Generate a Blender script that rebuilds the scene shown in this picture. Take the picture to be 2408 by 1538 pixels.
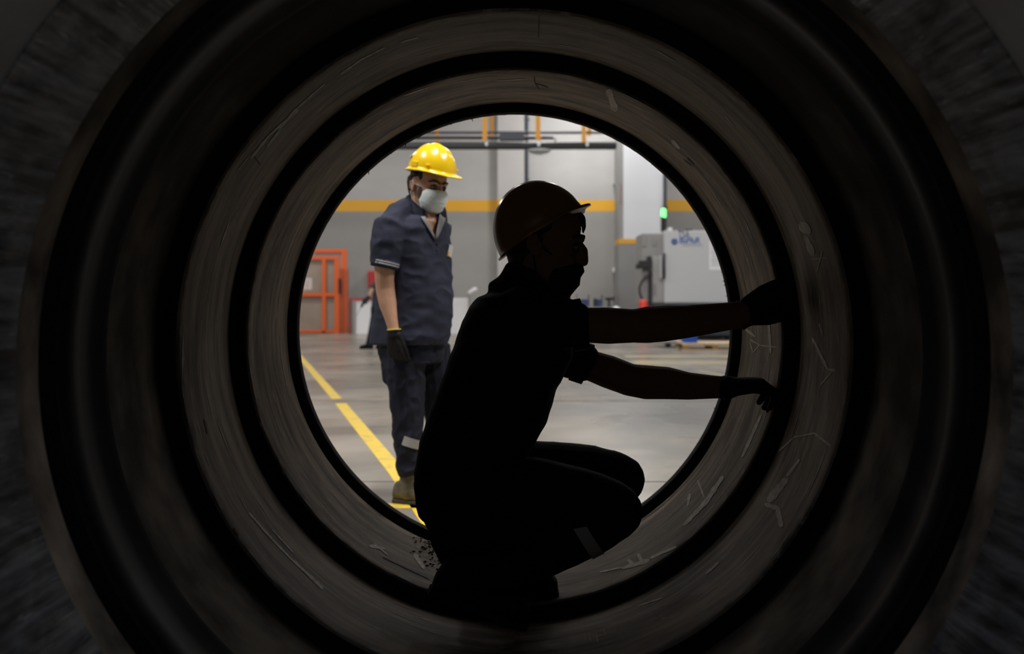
import bpy, bmesh, math, random
from mathutils import Vector, Matrix, noise as mnoise
random.seed(7)
SC = bpy.context.scene
COL = SC.collection
for o in list(bpy.data.objects):
    bpy.data.objects.remove(o)

# ------------------------------------------------------------------ camera, world, lights, exposure
F, CX, CY, CZ = 2341.0, 1210.0, 702.0, 1.008      # focal length and principal point for a 2408x1538 frame
cam = bpy.data.cameras.new('camera')
camo = bpy.data.objects.new('camera', cam)
COL.objects.link(camo)
camo.location = (0, 0, CZ)
camo.rotation_euler = (math.radians(90), 0, 0)
cam.sensor_width = 36
cam.lens = 35
cam.shift_x = -(CX - 1204) / 2408
cam.shift_y = -(769 - CY) / 2408
cam.clip_start = 0.05
cam.dof.use_dof = True
cam.dof.focus_distance = 2.7
cam.dof.aperture_fstop = 3.2
SC.camera = camo

w = bpy.data.worlds.new('world')
SC.world = w
w.use_nodes = True
wn = w.node_tree
_tc = wn.nodes.new('ShaderNodeTexCoord')
_sx = wn.nodes.new('ShaderNodeSeparateXYZ')
_mr = wn.nodes.new('ShaderNodeMapRange')
wn.links.new(_tc.outputs['Generated'], _sx.inputs[0])
wn.links.new(_sx.outputs['Z'], _mr.inputs[0])
_mr.inputs[1].default_value = -0.1
_mr.inputs[2].default_value = 0.7
_mr.inputs[3].default_value = 0.012
_mr.inputs[4].default_value = 0.20
wn.nodes['Background'].inputs[0].default_value = (0.70, 0.80, 1.0, 1)
wn.links.new(_mr.outputs[0], wn.nodes['Background'].inputs[1])

SC.view_settings.view_transform = 'Standard'
SC.view_settings.look = 'None'
SC.view_settings.gamma = 1
SC.view_settings.exposure = 0
SC.view_settings.use_curve_mapping = False


def area(name, loc, size, power, col=(1, 1, 1), rot=(0, 0, 0), sy=None):
    l = bpy.data.lights.new(name, 'AREA')
    l.energy = power
    l.color = col
    l.size = size
    if sy:
        l.shape = 'RECTANGLE'
        l.size_y = sy
    o = bpy.data.objects.new(name, l)
    o.location = loc
    o.rotation_euler = rot
    COL.objects.link(o)
    return o


for ly, lp in ((13.5, 60), (19.5, 135)):
    for lx in (-7.5, -2.5, 2.5, 7.5):
        area('hall_light', (lx, ly, 8.4), 1.2, lp, (1.0, 0.972, 0.935), sy=2.4)

area('hall_light', (-6.6, 25.0, 7.4), 1.2, 210, (1.0, 0.972, 0.935))
for lx, lp in ((-3.0, 15), (2.3, 300), (6.8, 110)):
    area('hall_light', (lx, 28.2, 8.2), 1.0, lp, (1.0, 0.972, 0.935))
for lx in (-5.5, 0.0, 5.5):
    area('hall_light', (lx, 3.4, 8.4), 1.2, 530, (1.0, 0.965, 0.92), rot=(math.radians(20), 0, 0), sy=2.4)

# ------------------------------------------------------------------ helpers


def P(px, py, d):
    return Vector(((px - CX) * d / F, d, CZ - (py - CY) * d / F))


def empty(name, loc, label, cat, group=None):
    o = bpy.data.objects.new(name, None)
    o.empty_display_size = 0.1
    o.location = loc
    o['label'] = label
    o['category'] = cat
    if group:
        o['group'] = group
    COL.objects.link(o)
    return o


def wloc(o):
    v = Vector((0, 0, 0))
    while o:
        v += Vector(o.location)
        o = o.parent
    return v


def link(name, me, mat, parent=None, label=None, smooth=True):
    if mat is not None and not me.materials:
        me.materials.append(mat)
    if smooth:
        for p in me.polygons:
            p.use_smooth = True
    o = bpy.data.objects.new(name, me)
    COL.objects.link(o)
    if parent:
        o.parent = parent
        off = wloc(parent)
        me.transform(Matrix.Translation(-off))
    if label:
        o['label'] = label
    return o


def ob(name, bm, mat, parent=None, label=None, smooth=False, origin=None):
    bmesh.ops.recalc_face_normals(bm, faces=bm.faces)
    me = bpy.data.meshes.new(name)
    bm.to_mesh(me)
    bm.free()
    o = link(name, me, mat, parent, label, smooth)
    if origin is not None:
        me.transform(Matrix.Translation(-Vector(origin)))
        o.location = origin
    return o


def tag(o, label, cat, group=None):
    o['label'] = label
    o['category'] = cat
    if group:
        o['group'] = group
    return o


def box(bm, x0, x1, y0, y1, z0, z1, bev=0.0):
    r = bmesh.ops.create_cube(bm, size=1)
    vs = r['verts']
    for v in vs:
        v.co = Vector(((x0 + x1) / 2 + v.co.x * (x1 - x0), (y0 + y1) / 2 + v.co.y * (y1 - y0), (z0 + z1) / 2 + v.co.z * (z1 - z0)))
    if bev > 0:
        es = list({e for v in vs for e in v.link_edges})
        bmesh.ops.bevel(bm, geom=es, offset=bev, segments=2, affect='EDGES', profile=0.5)
    return bm


def nb():
    return bmesh.new()


def loft(bm, st, seg=24):
    """st: list of (center, axis vector a, axis vector b, exponent)."""
    rows = []
    for c, a, b, n in st:
        row = []
        for i in range(seg):
            t = 2 * math.pi * i / seg
            ct, s_ = math.cos(t), math.sin(t)
            ca = math.copysign(abs(ct) ** (2 / n), ct)
            sa = math.copysign(abs(s_) ** (2 / n), s_)
            row.append(bm.verts.new(c + a * ca + b * sa))
        rows.append(row)
    for r0, r1 in zip(rows, rows[1:]):
        for i in range(seg):
            bm.faces.new((r0[i], r0[(i + 1) % seg], r1[(i + 1) % seg], r1[i]))
    bm.faces.new(rows[0])
    bm.faces.new(rows[-1])


def tube(bm, pts, seg=14, round_ends=True, flat=None):
    """pts: list of (Vector, radius). flat: (direction, factor) squashes the section along a direction."""
    ps = [Vector(p) for p, r in pts]
    rs = [r for p, r in pts]
    if round_ends:
        for end in (0, -1):
            a, b = (ps[0], ps[1]) if end == 0 else (ps[-1], ps[-2])
            d = (a - b).normalized()
            r = rs[end]
            ext = [(a + d * r * math.sin(t), r * math.cos(t)) for t in (0.5, 0.95, 1.3)]
            if end == 0:
                ps = [e[0] for e in reversed(ext)] + ps
                rs = [e[1] for e in reversed(ext)] + rs
            else:
                ps += [e[0] for e in ext]
                rs += [e[1] for e in ext]
    n = len(ps)
    t0 = (ps[1] - ps[0]).normalized()
    u = t0.orthogonal().normalized()
    rows = []
    for i in range(n):
        t = (ps[min(i + 1, n - 1)] - ps[max(i - 1, 0)]).normalized()
        u = (u - t * u.dot(t)).normalized()
        v = t.cross(u)
        row = []
        for k in range(seg):
            a = 2 * math.pi * k / seg
            off = (u * math.cos(a) + v * math.sin(a)) * rs[i]
            if flat:
                dd, f_ = flat
                off = off - dd * off.dot(dd) * (1 - f_)
            row.append(bm.verts.new(ps[i] + off))
        rows.append(row)
    for r0, r1 in zip(rows, rows[1:]):
        for i in range(seg):
            bm.faces.new((r0[i], r0[(i + 1) % seg], r1[(i + 1) % seg], r1[i]))
    bm.faces.new(rows[0])
    bm.faces.new(rows[-1])
    return bm


def ball(bm, c, rx, ry=None, rz=None, rot=None, seg=16):
    ry = ry or rx
    rz = rz or rx
    M = Matrix.Translation(c) @ (rot.to_4x4() if rot else Matrix()) @ Matrix.Diagonal((rx, ry, rz, 1))
    bmesh.ops.create_uvsphere(bm, u_segments=seg, v_segments=max(8, seg // 2), radius=1, matrix=M)


def remesh(name, bm, voxel, mat, parent, label=None, smooth_it=4, decimate=None, M=None, fold=0.0, fold_scale=9.0, fold_dir=None):
    if M is not None:
        bm.transform(M)
    bmesh.ops.recalc_face_normals(bm, faces=bm.faces)
    me = bpy.data.meshes.new('tmp')
    bm.to_mesh(me)
    bm.free()
    o = bpy.data.objects.new('tmp', me)
    COL.objects.link(o)
    m = o.modifiers.new('r', 'REMESH')
    m.mode = 'VOXEL'
    m.voxel_size = voxel
    m.use_smooth_shade = True
    if smooth_it:
        s = o.modifiers.new('s', 'SMOOTH')
        s.factor = 0.5
        s.iterations = smooth_it
    if decimate:
        d = o.modifiers.new('d', 'DECIMATE')
        d.ratio = decimate
    dg = bpy.context.evaluated_depsgraph_get()
    dg.update()
    out = bpy.data.meshes.new_from_object(o.evaluated_get(dg))
    bpy.data.objects.remove(o)
    bpy.data.meshes.remove(me)
    out.name = name
    if fold > 0:                       # cloth folds as real relief
        nrm = [v.normal.copy() for v in out.vertices]
        for v, n in zip(out.vertices, nrm):
            q = Vector((v.co.x, v.co.y, v.co.z * 2.2)) * fold_scale
            if fold_dir:
                q = Vector((v.co.x * fold_dir[0], v.co.y * fold_dir[1], v.co.z * fold_dir[2]))
            t = mnoise.noise(q) + 0.5 * mnoise.noise(q * 2.1)
            v.co += n * fold * (1 - abs(t) * 2.0)
    out.materials.clear()
    return link(name, out, mat, parent, label)


def lathe(bm, prof, cy, cz, seg=192, jitter=None, closed=False):
    """prof: list of (y, radius); revolve about the axis through x=0, z=cz along Y. Seam at the bottom, UVs in metres."""
    uv = bm.loops.layers.uv.verify()
    rows = []
    for k, (y, r) in enumerate(prof):
        row = []
        for i in range(seg):
            a = -math.pi / 2 + 2 * math.pi * i / seg
            rr = r + (jitter(k, a) if jitter else 0)
            row.append(bm.verts.new((rr * math.cos(a), y, cz + rr * math.sin(a))))
        rows.append(row)
    pairs = list(zip(range(len(prof) - 1), range(1, len(prof))))
    if closed:
        pairs.append((len(prof) - 1, 0))
    for a_, b_ in pairs:
        for i in range(seg):
            j = (i + 1) % seg
            f = bm.faces.new((rows[a_][i], rows[a_][j], rows[b_][j], rows[b_][i]))
            us = (i, i + 1, i + 1, i)
            ys = (prof[a_][0], prof[a_][0], prof[b_][0], prof[b_][0])
            for lp, ui, yi in zip(f.loops, us, ys):
                lp[uv].uv = (ui / seg * 4.8, yi)
    bm.normal_update()
    for e in bm.edges:
        if len(e.link_faces) == 2 and e.calc_face_angle(0) > math.radians(38):
            e.smooth = False
    return bm


# ------------------------------------------------------------------ materials
def mat(name, col, rough=0.6, metal=0.0, spec=0.5, var=0.0, vscale=6.0, bump=0.0, bscale=40.0, coat=0.0, stretch=(1, 1, 1), emit=None, estr=0.0, col2=None):
    m = bpy.data.materials.new(name)
    m.use_nodes = True
    nt = m.node_tree
    b = nt.nodes['Principled BSDF']
    c = (col[0], col[1], col[2], 1)
    b.inputs['Base Color'].default_value = c
    b.inputs['Roughness'].default_value = rough
    b.inputs['Metallic'].default_value = metal
    b.inputs['Specular IOR Level'].default_value = spec
    b.inputs['Coat Weight'].default_value = coat
    if emit:
        b.inputs['Emission Color'].default_value = (*emit, 1)
        b.inputs['Emission Strength'].default_value = estr
    if var > 0 or bump > 0:
        tc = nt.nodes.new('ShaderNodeTexCoord')
        mp = nt.nodes.new('ShaderNodeMapping')
        mp.inputs['Scale'].default_value = stretch
        nt.links.new(tc.outputs['Object'], mp.inputs['Vector'])
    if var > 0:
        n = nt.nodes.new('ShaderNodeTexNoise')
        n.inputs['Scale'].default_value = vscale
        n.inputs['Detail'].default_value = 5
        n.inputs['Roughness'].default_value = 0.6
        nt.links.new(mp.outputs[0], n.inputs['Vector'])
        r = nt.nodes.new('ShaderNodeValToRGB')
        c2 = col2 or [x * (1 - var) for x in col]
        c1 = [min(1, x * (1 + var)) for x in col] if not col2 else col
        r.color_ramp.elements[0].position = 0.32
        r.color_ramp.elements[1].position = 0.68
        r.color_ramp.elements[0].color = (*c2, 1)
        r.color_ramp.elements[1].color = (*c1, 1)
        nt.links.new(n.outputs['Fac'], r.inputs[0])
        nt.links.new(r.outputs[0], b.inputs['Base Color'])
    if bump > 0:
        n2 = nt.nodes.new('ShaderNodeTexNoise')
        n2.inputs['Scale'].default_value = bscale
        n2.inputs['Detail'].default_value = 4
        nt.links.new(mp.outputs[0], n2.inputs['Vector'])
        bp = nt.nodes.new('ShaderNodeBump')
        bp.inputs['Strength'].default_value = bump
        bp.inputs['Distance'].default_value = 0.01
        nt.links.new(n2.outputs['Fac'], bp.inputs['Height'])
        nt.links.new(bp.outputs[0], b.inputs['Normal'])
    return m


def ring_mat(name, c_dark, c_lite, c_scr, sx, sy, rough=0.5, scr=0.585, bump=0.25, spec=0.2):
    """scuffed bore: broad patches + streaks running along (sx, sy) in the bore's own UVs + light scratches"""
    m = bpy.data.materials.new(name)
    m.use_nodes = True
    nt = m.node_tree
    N, L = nt.nodes, nt.links
    b = N['Principled BSDF']
    b.inputs['Roughness'].default_value = rough
    b.inputs['Specular IOR Level'].default_value = spec
    tc = N.new('ShaderNodeTexCoord')

    def noise(scale, det, rg=0.55, dist=0.0):
        mp = N.new('ShaderNodeMapping')
        mp.inputs['Scale'].default_value = (scale[0], scale[1], 1)
        L.new(tc.outputs['UV'], mp.inputs['Vector'])
        n = N.new('ShaderNodeTexNoise')
        n.inputs['Scale'].default_value = 1
        n.inputs['Detail'].default_value = det
        n.inputs['Roughness'].default_value = rg
        n.inputs['Distortion'].default_value = dist
        L.new(mp.outputs[0], n.inputs['Vector'])
        return n

    n1 = noise((2.0 * max(1, sx / 6), 5.0), 8, 0.72, 0.9)
    n2 = noise((sx, sy), 5, 0.6, 0.2)
    n3 = noise((sx * 1.7, sy * 2.6), 5, 0.75, 1.6)
    mx = N.new('ShaderNodeMix')
    mx.data_type = 'FLOAT'
    mx.inputs[0].default_value = 0.5
    L.new(n1.outputs['Fac'], mx.inputs[2])
    L.new(n2.outputs['Fac'], mx.inputs[3])
    r = N.new('ShaderNodeValToRGB')
    r.color_ramp.elements[0].position = 0.41
    r.color_ramp.elements[1].position = 0.60
    r.color_ramp.elements[0].color = (*c_dark, 1)
    r.color_ramp.elements[1].color = (*c_lite, 1)
    L.new(mx.outputs[0], r.inputs[0])
    r2 = N.new('ShaderNodeValToRGB')
    r2.color_ramp.elements[0].position = scr
    r2.color_ramp.elements[1].position = scr + 0.12
    L.new(n3.outputs['Fac'], r2.inputs[0])
    m2 = N.new('ShaderNodeMix')
    m2.data_type = 'RGBA'
    L.new(r2.outputs[0], m2.inputs[0])
    L.new(r.outputs[0], m2.inputs[6])
    m2.inputs[7].default_value = (*c_scr, 1)
    L.new(m2.outputs[2], b.inputs['Base Color'])
    bp = N.new('ShaderNodeBump')
    bp.inputs['Strength'].default_value = bump
    bp.inputs['Distance'].default_value = 0.004
    L.new(n2.outputs['Fac'], bp.inputs['Height'])
    L.new(bp.outputs[0], b.inputs['Normal'])
    return m


M = {}
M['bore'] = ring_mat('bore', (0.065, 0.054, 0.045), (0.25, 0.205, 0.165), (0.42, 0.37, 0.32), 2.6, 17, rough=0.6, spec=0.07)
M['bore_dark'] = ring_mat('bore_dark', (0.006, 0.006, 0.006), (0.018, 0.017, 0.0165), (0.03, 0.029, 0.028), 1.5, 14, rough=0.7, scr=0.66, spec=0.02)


def brown_below(m, zmid, c1, c2):
    """lighter brown towards the bottom of a bore, thinning out with a ragged edge"""
    nt = m.node_tree
    N, L = nt.nodes, nt.links
    b = N['Principled BSDF']
    src = b.inputs['Base Color'].links[0].from_socket
    g = N.new('ShaderNodeNewGeometry')
    sx = N.new('ShaderNodeSeparateXYZ')
    L.new(g.outputs['Position'], sx.inputs[0])
    n = N.new('ShaderNodeTexNoise')
    n.inputs['Scale'].default_value = 3.2
    n.inputs['Detail'].default_value = 6
    L.new(g.outputs['Position'], n.inputs['Vector'])
    ad = N.new('ShaderNodeMath')
    ad.operation = 'MULTIPLY_ADD'
    L.new(n.outputs['Fac'], ad.inputs[0])
    ad.inputs[1].default_value = -1.5
    L.new(sx.outputs['Z'], ad.inputs[2])
    mr = N.new('ShaderNodeMapRange')
    L.new(ad.outputs[0], mr.inputs[0])
    mr.inputs[1].default_value = zmid + 0.35 - 0.75
    mr.inputs[2].default_value = zmid - 0.35 - 0.75
    mr.inputs[3].default_value = 0
    mr.inputs[4].default_value = 1
    r = N.new('ShaderNodeValToRGB')
    r.color_ramp.elements[0].position = 0.35
    r.color_ramp.elements[1].position = 0.65
    r.color_ramp.elements[0].color = (*c1, 1)
    r.color_ramp.elements[1].color = (*c2, 1)
    n2 = N.new('ShaderNodeTexNoise')
    n2.inputs['Scale'].default_value = 7
    n2.inputs['Detail'].default_value = 5
    L.new(g.outputs['Position'], n2.inputs['Vector'])
    L.new(n2.outputs['Fac'], r.inputs[0])
    mx = N.new('ShaderNodeMix')
    mx.data_type = 'RGBA'
    L.new(mr.outputs[0], mx.inputs[0])
    L.new(src, mx.inputs[6])
    L.new(r.outputs[0], mx.inputs[7])
    L.new(mx.outputs[2], b.inputs['Base Color'])


brown_below(M['bore_dark'], 1.1, (0.06, 0.054, 0.048), (0.20, 0.17, 0.14))  # lower bore lighter and browner than its top
M['bore_rough'] = ring_mat('bore_rough', (0.022, 0.024, 0.028), (0.22, 0.235, 0.27), (0.50, 0.52, 0.58), 52, 2.4, rough=0.5, scr=0.6, bump=0.8)
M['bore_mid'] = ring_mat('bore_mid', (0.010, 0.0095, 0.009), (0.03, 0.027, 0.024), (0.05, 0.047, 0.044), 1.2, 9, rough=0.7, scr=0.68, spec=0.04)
brown_below(M['bore_mid'], 1.25, (0.07, 0.062, 0.054), (0.48, 0.41, 0.34))
M['face_shade'] = mat('face_shade_black', (0.006, 0.006, 0.006), 0.75, spec=0.15)  # near-black colour stands in for shade on ring faces turned to the camera
M['chalk'] = mat('chalk', (0.38, 0.355, 0.32), 0.6, spec=0.1, var=0.35, vscale=60)
M['crack'] = mat('crack', (0.012, 0.011, 0.01), 0.9)
M['swarf'] = mat('swarf', (0.02, 0.02, 0.02), 0.7)
M['wall_up'] = mat('wall_upper', (0.47, 0.465, 0.465), 0.75, var=0.07, vscale=0.5, stretch=(1, 1, 2.5))
M['wall_low'] = mat('wall_lower', (0.33, 0.325, 0.315), 0.75, var=0.07, vscale=0.4)
M['stripe'] = mat('stripe_paint', (0.80, 0.42, 0.03), 0.6)
M['pilaster'] = mat('pilaster', (0.50, 0.49, 0.485), 0.7, var=0.05, vscale=0.8)
M['white_clad'] = mat('white_cladding', (0.80, 0.82, 0.88), 0.55)
M['grey_paint'] = mat('grey_paint', (0.29, 0.29, 0.295), 0.6)
M['ceil'] = mat('ceiling', (0.42, 0.42, 0.43), 0.8)
M['side'] = mat('side_wall', (0.42, 0.41, 0.40), 0.8)
M['conduit'] = mat('conduit', (0.05, 0.06, 0.085), 0.5)
M['dark_pipe'] = mat('dark_pipe', (0.045, 0.047, 0.055), 0.45)
M['crane_yellow'] = mat('orange_yellow_paint', (0.72, 0.33, 0.025), 0.5)
M['white'] = mat('white_paint', (0.85, 0.86, 0.90), 0.5)
M['red'] = mat('red_paint', (0.50, 0.025, 0.03), 0.45)
M['red_b'] = mat('bright_red_paint', (0.72, 0.05, 0.03), 0.4)
M['orange'] = mat('orange_frame', (0.78, 0.13, 0.02), 0.5)
M['orange_d'] = mat('orange_plate', (0.42, 0.08, 0.02), 0.5)
M['mesh_panel'] = mat('mesh_panel', (0.34, 0.275, 0.23), 0.8, var=0.15, vscale=1.2)
M['paper'] = mat('paper', (0.72, 0.68, 0.66), 0.8)
M['ink'] = mat('ink', (0.25, 0.25, 0.34), 0.8)
M['machine'] = mat('machine_panel', (0.56, 0.58, 0.61), 0.4)
M['machine_s'] = mat('machine_cabinet', (0.31, 0.31, 0.31), 0.5)
M['machine_b'] = mat('machine_base', (0.035, 0.04, 0.05), 0.5)
M['black'] = mat('black_plastic', (0.015, 0.015, 0.017), 0.5)
M['logo_blue'] = mat('logo_blue', (0.06, 0.14, 0.42), 0.6)
M['logo_violet'] = mat('logo_violet', (0.13, 0.13, 0.25), 0.6)
M['logo_grey'] = mat('logo_grey', (0.36, 0.37, 0.38), 0.6)
M['green'] = mat('green_lens', (0.05, 0.6, 0.12), 0.3, emit=(0.18, 1.0, 0.25), estr=2.2)
M['blue_bin'] = mat('blue_bin', (0.045, 0.065, 0.22), 0.5)
M['blue'] = mat('blue_sheet', (0.005, 0.07, 0.42), 0.5)
M['wood'] = mat('pallet_wood', (0.62, 0.47, 0.31), 0.7, var=0.15, vscale=3)
M['wood_d'] = mat('pallet_wood_dark', (0.30, 0.19, 0.08), 0.8, var=0.2, vscale=3)
M['rack'] = mat('rack', (0.32, 0.32, 0.36), 0.5)
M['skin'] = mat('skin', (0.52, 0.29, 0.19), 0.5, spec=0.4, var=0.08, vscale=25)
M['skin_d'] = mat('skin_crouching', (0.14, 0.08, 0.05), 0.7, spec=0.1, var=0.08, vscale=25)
M['navy'] = mat('navy_cloth', (0.030, 0.033, 0.054), 0.85, spec=0.2, var=0.15, vscale=14, bump=0.12, bscale=900)
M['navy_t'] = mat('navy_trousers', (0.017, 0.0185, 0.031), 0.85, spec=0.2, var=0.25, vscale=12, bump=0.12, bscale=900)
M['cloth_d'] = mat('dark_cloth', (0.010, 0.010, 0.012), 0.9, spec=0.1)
M['grey_trim'] = mat('grey_trim', (0.30, 0.30, 0.33), 0.8)
M['placket'] = mat('grey_placket', (0.17, 0.17, 0.175), 0.85)
M['glove'] = mat('black_glove', (0.009, 0.0092, 0.0095), 0.65, spec=0.2, bump=0.3, bscale=160)
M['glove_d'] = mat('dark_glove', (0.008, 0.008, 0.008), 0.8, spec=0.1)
M['cuff_y'] = mat('yellow_cuff', (0.55, 0.48, 0.03), 0.8)
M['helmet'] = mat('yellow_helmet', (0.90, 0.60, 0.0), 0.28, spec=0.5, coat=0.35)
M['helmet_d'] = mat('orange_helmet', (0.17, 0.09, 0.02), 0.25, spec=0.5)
M['mask'] = mat('surgical_mask', (0.84, 0.92, 0.92), 0.8, bump=0.2, bscale=90)
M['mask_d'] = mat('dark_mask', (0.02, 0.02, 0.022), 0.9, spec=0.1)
M['hair'] = mat('black_hair', (0.012, 0.010, 0.009), 0.7, bump=0.6, bscale=200)
M['beard_lid_shade'] = mat('stubble', (0.06, 0.04, 0.03), 0.8)  # stubble, and the shade painted on the eyelids
M['eye'] = mat('eye_white', (0.5, 0.46, 0.43), 0.3)
M['iris'] = mat('iris', (0.02, 0.012, 0.008), 0.2)
M['strap'] = mat('white_strap', (0.70, 0.72, 0.73), 0.8)
M['boot'] = mat('work_boot', (0.12, 0.105, 0.085), 0.7, var=0.3, vscale=25)
M['sole'] = mat('boot_sole', (0.05, 0.04, 0.028), 0.8)
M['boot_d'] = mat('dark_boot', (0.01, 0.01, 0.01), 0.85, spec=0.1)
M['reflect'] = mat('reflective_strip', (0.34, 0.34, 0.33), 0.6)
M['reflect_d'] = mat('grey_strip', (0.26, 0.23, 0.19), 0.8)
M['badge'] = mat('badge', (0.62, 0.60, 0.60), 0.6)
M['teal'] = mat('teal_cloth', (0.03, 0.05, 0.06), 0.8)


def floor_mat():
    m = bpy.data.materials.new('polished_concrete')
    m.use_nodes = True
    nt = m.node_tree
    N, L = nt.nodes, nt.links
    b = N['Principled BSDF']
    tc = N.new('ShaderNodeTexCoord')

    def noise(sc, det, st=(1, 1, 1)):
        mp = N.new('ShaderNodeMapping')
        mp.inputs['Scale'].default_value = st
        L.new(tc.outputs['Object'], mp.inputs['Vector'])
        n = N.new('ShaderNodeTexNoise')
        n.inputs['Scale'].default_value = sc
        n.inputs['Detail'].default_value = det
        n.inputs['Roughness'].default_value = 0.62
        n.inputs['Distortion'].default_value = 0.5
        L.new(mp.outputs[0], n.inputs['Vector'])
        return n
    n1 = noise(0.75, 3.5, (0.8, 0.8, 1))
    r = N.new('ShaderNodeValToRGB')
    r.color_ramp.elements[0].position = 0.36
    r.color_ramp.elements[1].position = 0.62
    r.color_ramp.elements[0].color = (0.15, 0.14, 0.125, 1)
    r.color_ramp.elements[1].color = (0.30, 0.268, 0.23, 1)
    L.new(n1.outputs['Fac'], r.inputs[0])
    # a broad oily stain on the slab right of the rings
    sx = N.new('ShaderNodeSeparateXYZ')
    L.new(tc.outputs['Object'], sx.inputs[0])
    terms = []
    for ax_, c_, rad in (('X', 2.1, 2.6), ('Y', 10.0, 4.2)):
        a_ = N.new('ShaderNodeMath')
        a_.operation = 'SUBTRACT'
        L.new(sx.outputs[ax_], a_.inputs[0])
        a_.inputs[1].default_value = c_
        d_ = N.new('ShaderNodeMath')
        d_.operation = 'DIVIDE'
        L.new(a_.outputs[0], d_.inputs[0])
        d_.inputs[1].default_value = rad
        p_ = N.new('ShaderNodeMath')
        p_.operation = 'POWER'
        L.new(d_.outputs[0], p_.inputs[0])
        p_.inputs[1].default_value = 2
        terms.append(p_)
    su = N.new('ShaderNodeMath')
    su.operation = 'ADD'
    L.new(terms[0].outputs[0], su.inputs[0])
    L.new(terms[1].outputs[0], su.inputs[1])
    n9 = noise(0.8, 5)
    s2 = N.new('ShaderNodeMath')
    s2.operation = 'MULTIPLY_ADD'
    L.new(n9.outputs['Fac'], s2.inputs[0])
    s2.inputs[1].default_value = 2.4
    L.new(su.outputs[0], s2.inputs[2])
    mr9 = N.new('ShaderNodeMapRange')
    L.new(s2.outputs[0], mr9.inputs[0])
    mr9.inputs[1].default_value = 1.5
    mr9.inputs[2].default_value = 2.4
    mr9.inputs[3].default_value = 0.75
    mr9.inputs[4].default_value = 0.0
    mx9 = N.new('ShaderNodeMix')
    mx9.data_type = 'RGBA'
    L.new(mr9.outputs[0], mx9.inputs[0])
    L.new(r.outputs[0], mx9.inputs[6])
    mx9.inputs[7].default_value = (0.085, 0.087, 0.092, 1)
    L.new(mx9.outputs[2], b.inputs['Base Color'])
    n2 = noise(0.9, 2)
    mr = N.new('ShaderNodeMapRange')
    mr.inputs[1].default_value = 0.3
    mr.inputs[2].default_value = 0.7
    mr.inputs[3].default_value = 0.2
    mr.inputs[4].default_value = 0.4
    L.new(n2.outputs['Fac'], mr.inputs[0])
    L.new(mr.outputs[0], b.inputs['Roughness'])
    n3 = noise(3, 1)
    bp = N.new('ShaderNodeBump')
    bp.inputs['Strength'].default_value = 0.02
    b.inputs['Specular IOR Level'].default_value = 0.3
    bp.inputs['Distance'].default_value = 0.02
    L.new(n3.outputs['Fac'], bp.inputs['Height'])
    L.new(bp.outputs[0], b.inputs['Normal'])
    return m


def worn_yellow(name, thr):
    m = mat(name, (0.72, 0.50, 0.045), 0.45, var=0.3, vscale=7, col2=(0.40, 0.32, 0.12))
    r = [n for n in m.node_tree.nodes if n.type == 'VALTORGB'][0]
    r.color_ramp.elements[0].position = thr
    r.color_ramp.elements[1].position = thr + 0.15
    return m


M['floor'] = floor_mat()
M['line'] = worn_yellow('yellow_floor_paint', 0.30)
M['line_worn'] = mat('worn_yellow_paint', (0.42, 0.33, 0.12), 0.4, var=0.3, vscale=1.6, col2=(0.25, 0.235, 0.20))
M['joint'] = mat('joint', (0.10, 0.095, 0.09), 0.8)


# ------------------------------------------------------------------ setting
def struct(name, bm, m, label=None, smooth=False):
    o = ob(name, bm, m, smooth=smooth)
    o['kind'] = 'structure'
    if label:
        o['label'] = label
    return o


YB = 31.0          # face of the far wall
ZC = 9.0
XL, XR = -12.0, 12.0
YN = -4.0


def wx(px, d):
    return (px - CX) * d / F


def wz(py, d):
    return CZ - (py - CY) * d / F


fl = struct('floor', box(nb(), XL, XR, YN, YB + 0.3, -0.2, 0.0), M['floor'], 'polished grey concrete factory floor')
z_st0, z_st1 = wz(497, YB), wz(470, YB)
wb = struct('wall_back', box(nb(), XL, XR, YB, YB + 0.3, z_st1, ZC), M['wall_up'], 'pale grey factory wall above the orange band')


def wall_part(name, bm, m, label, parent=None, smooth=False):
    o = ob(name, bm, m, parent or wb, label, smooth)
    return o


wall_part('lower_wall', box(nb(), XL, XR, YB, YB + 0.3, 0, z_st0), M['wall_low'], 'darker grey lower wall under the orange band')
wall_part('painted_band', box(nb(), XL, XR, YB - 0.004, YB + 0.3, z_st0, z_st1), M['stripe'], 'orange-yellow band painted along the wall')
pd = YB - 0.25
bm = nb()
box(bm, wx(1170, pd), wx(1233, pd), pd, YB, z_st1, ZC)
box(bm, wx(1170, pd), wx(1233, pd), pd, YB, 0, z_st0)
wall_part('pilaster', bm, M['pilaster'], 'pale flat pilaster standing out of the wall')
wall_part('pilaster_band', box(nb(), wx(1170, pd), wx(1233, pd), pd - 0.003, YB, z_st0, z_st1), M['stripe'], 'orange-yellow band running over the pilaster')
struct('wall_left', box(nb(), XL - 0.3, XL, YN, YB + 0.3, 0, ZC), M['side'])
struct('wall_right', box(nb(), XR, XR + 0.3, YN, YB + 0.3, 0, ZC), M['side'])
struct('ceiling', box(nb(), XL - 0.3, XR + 0.3, YN, YB + 0.3, ZC, ZC + 0.2), M['ceil'])

# painted lines and joints on the floor: parts of the floor


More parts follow.
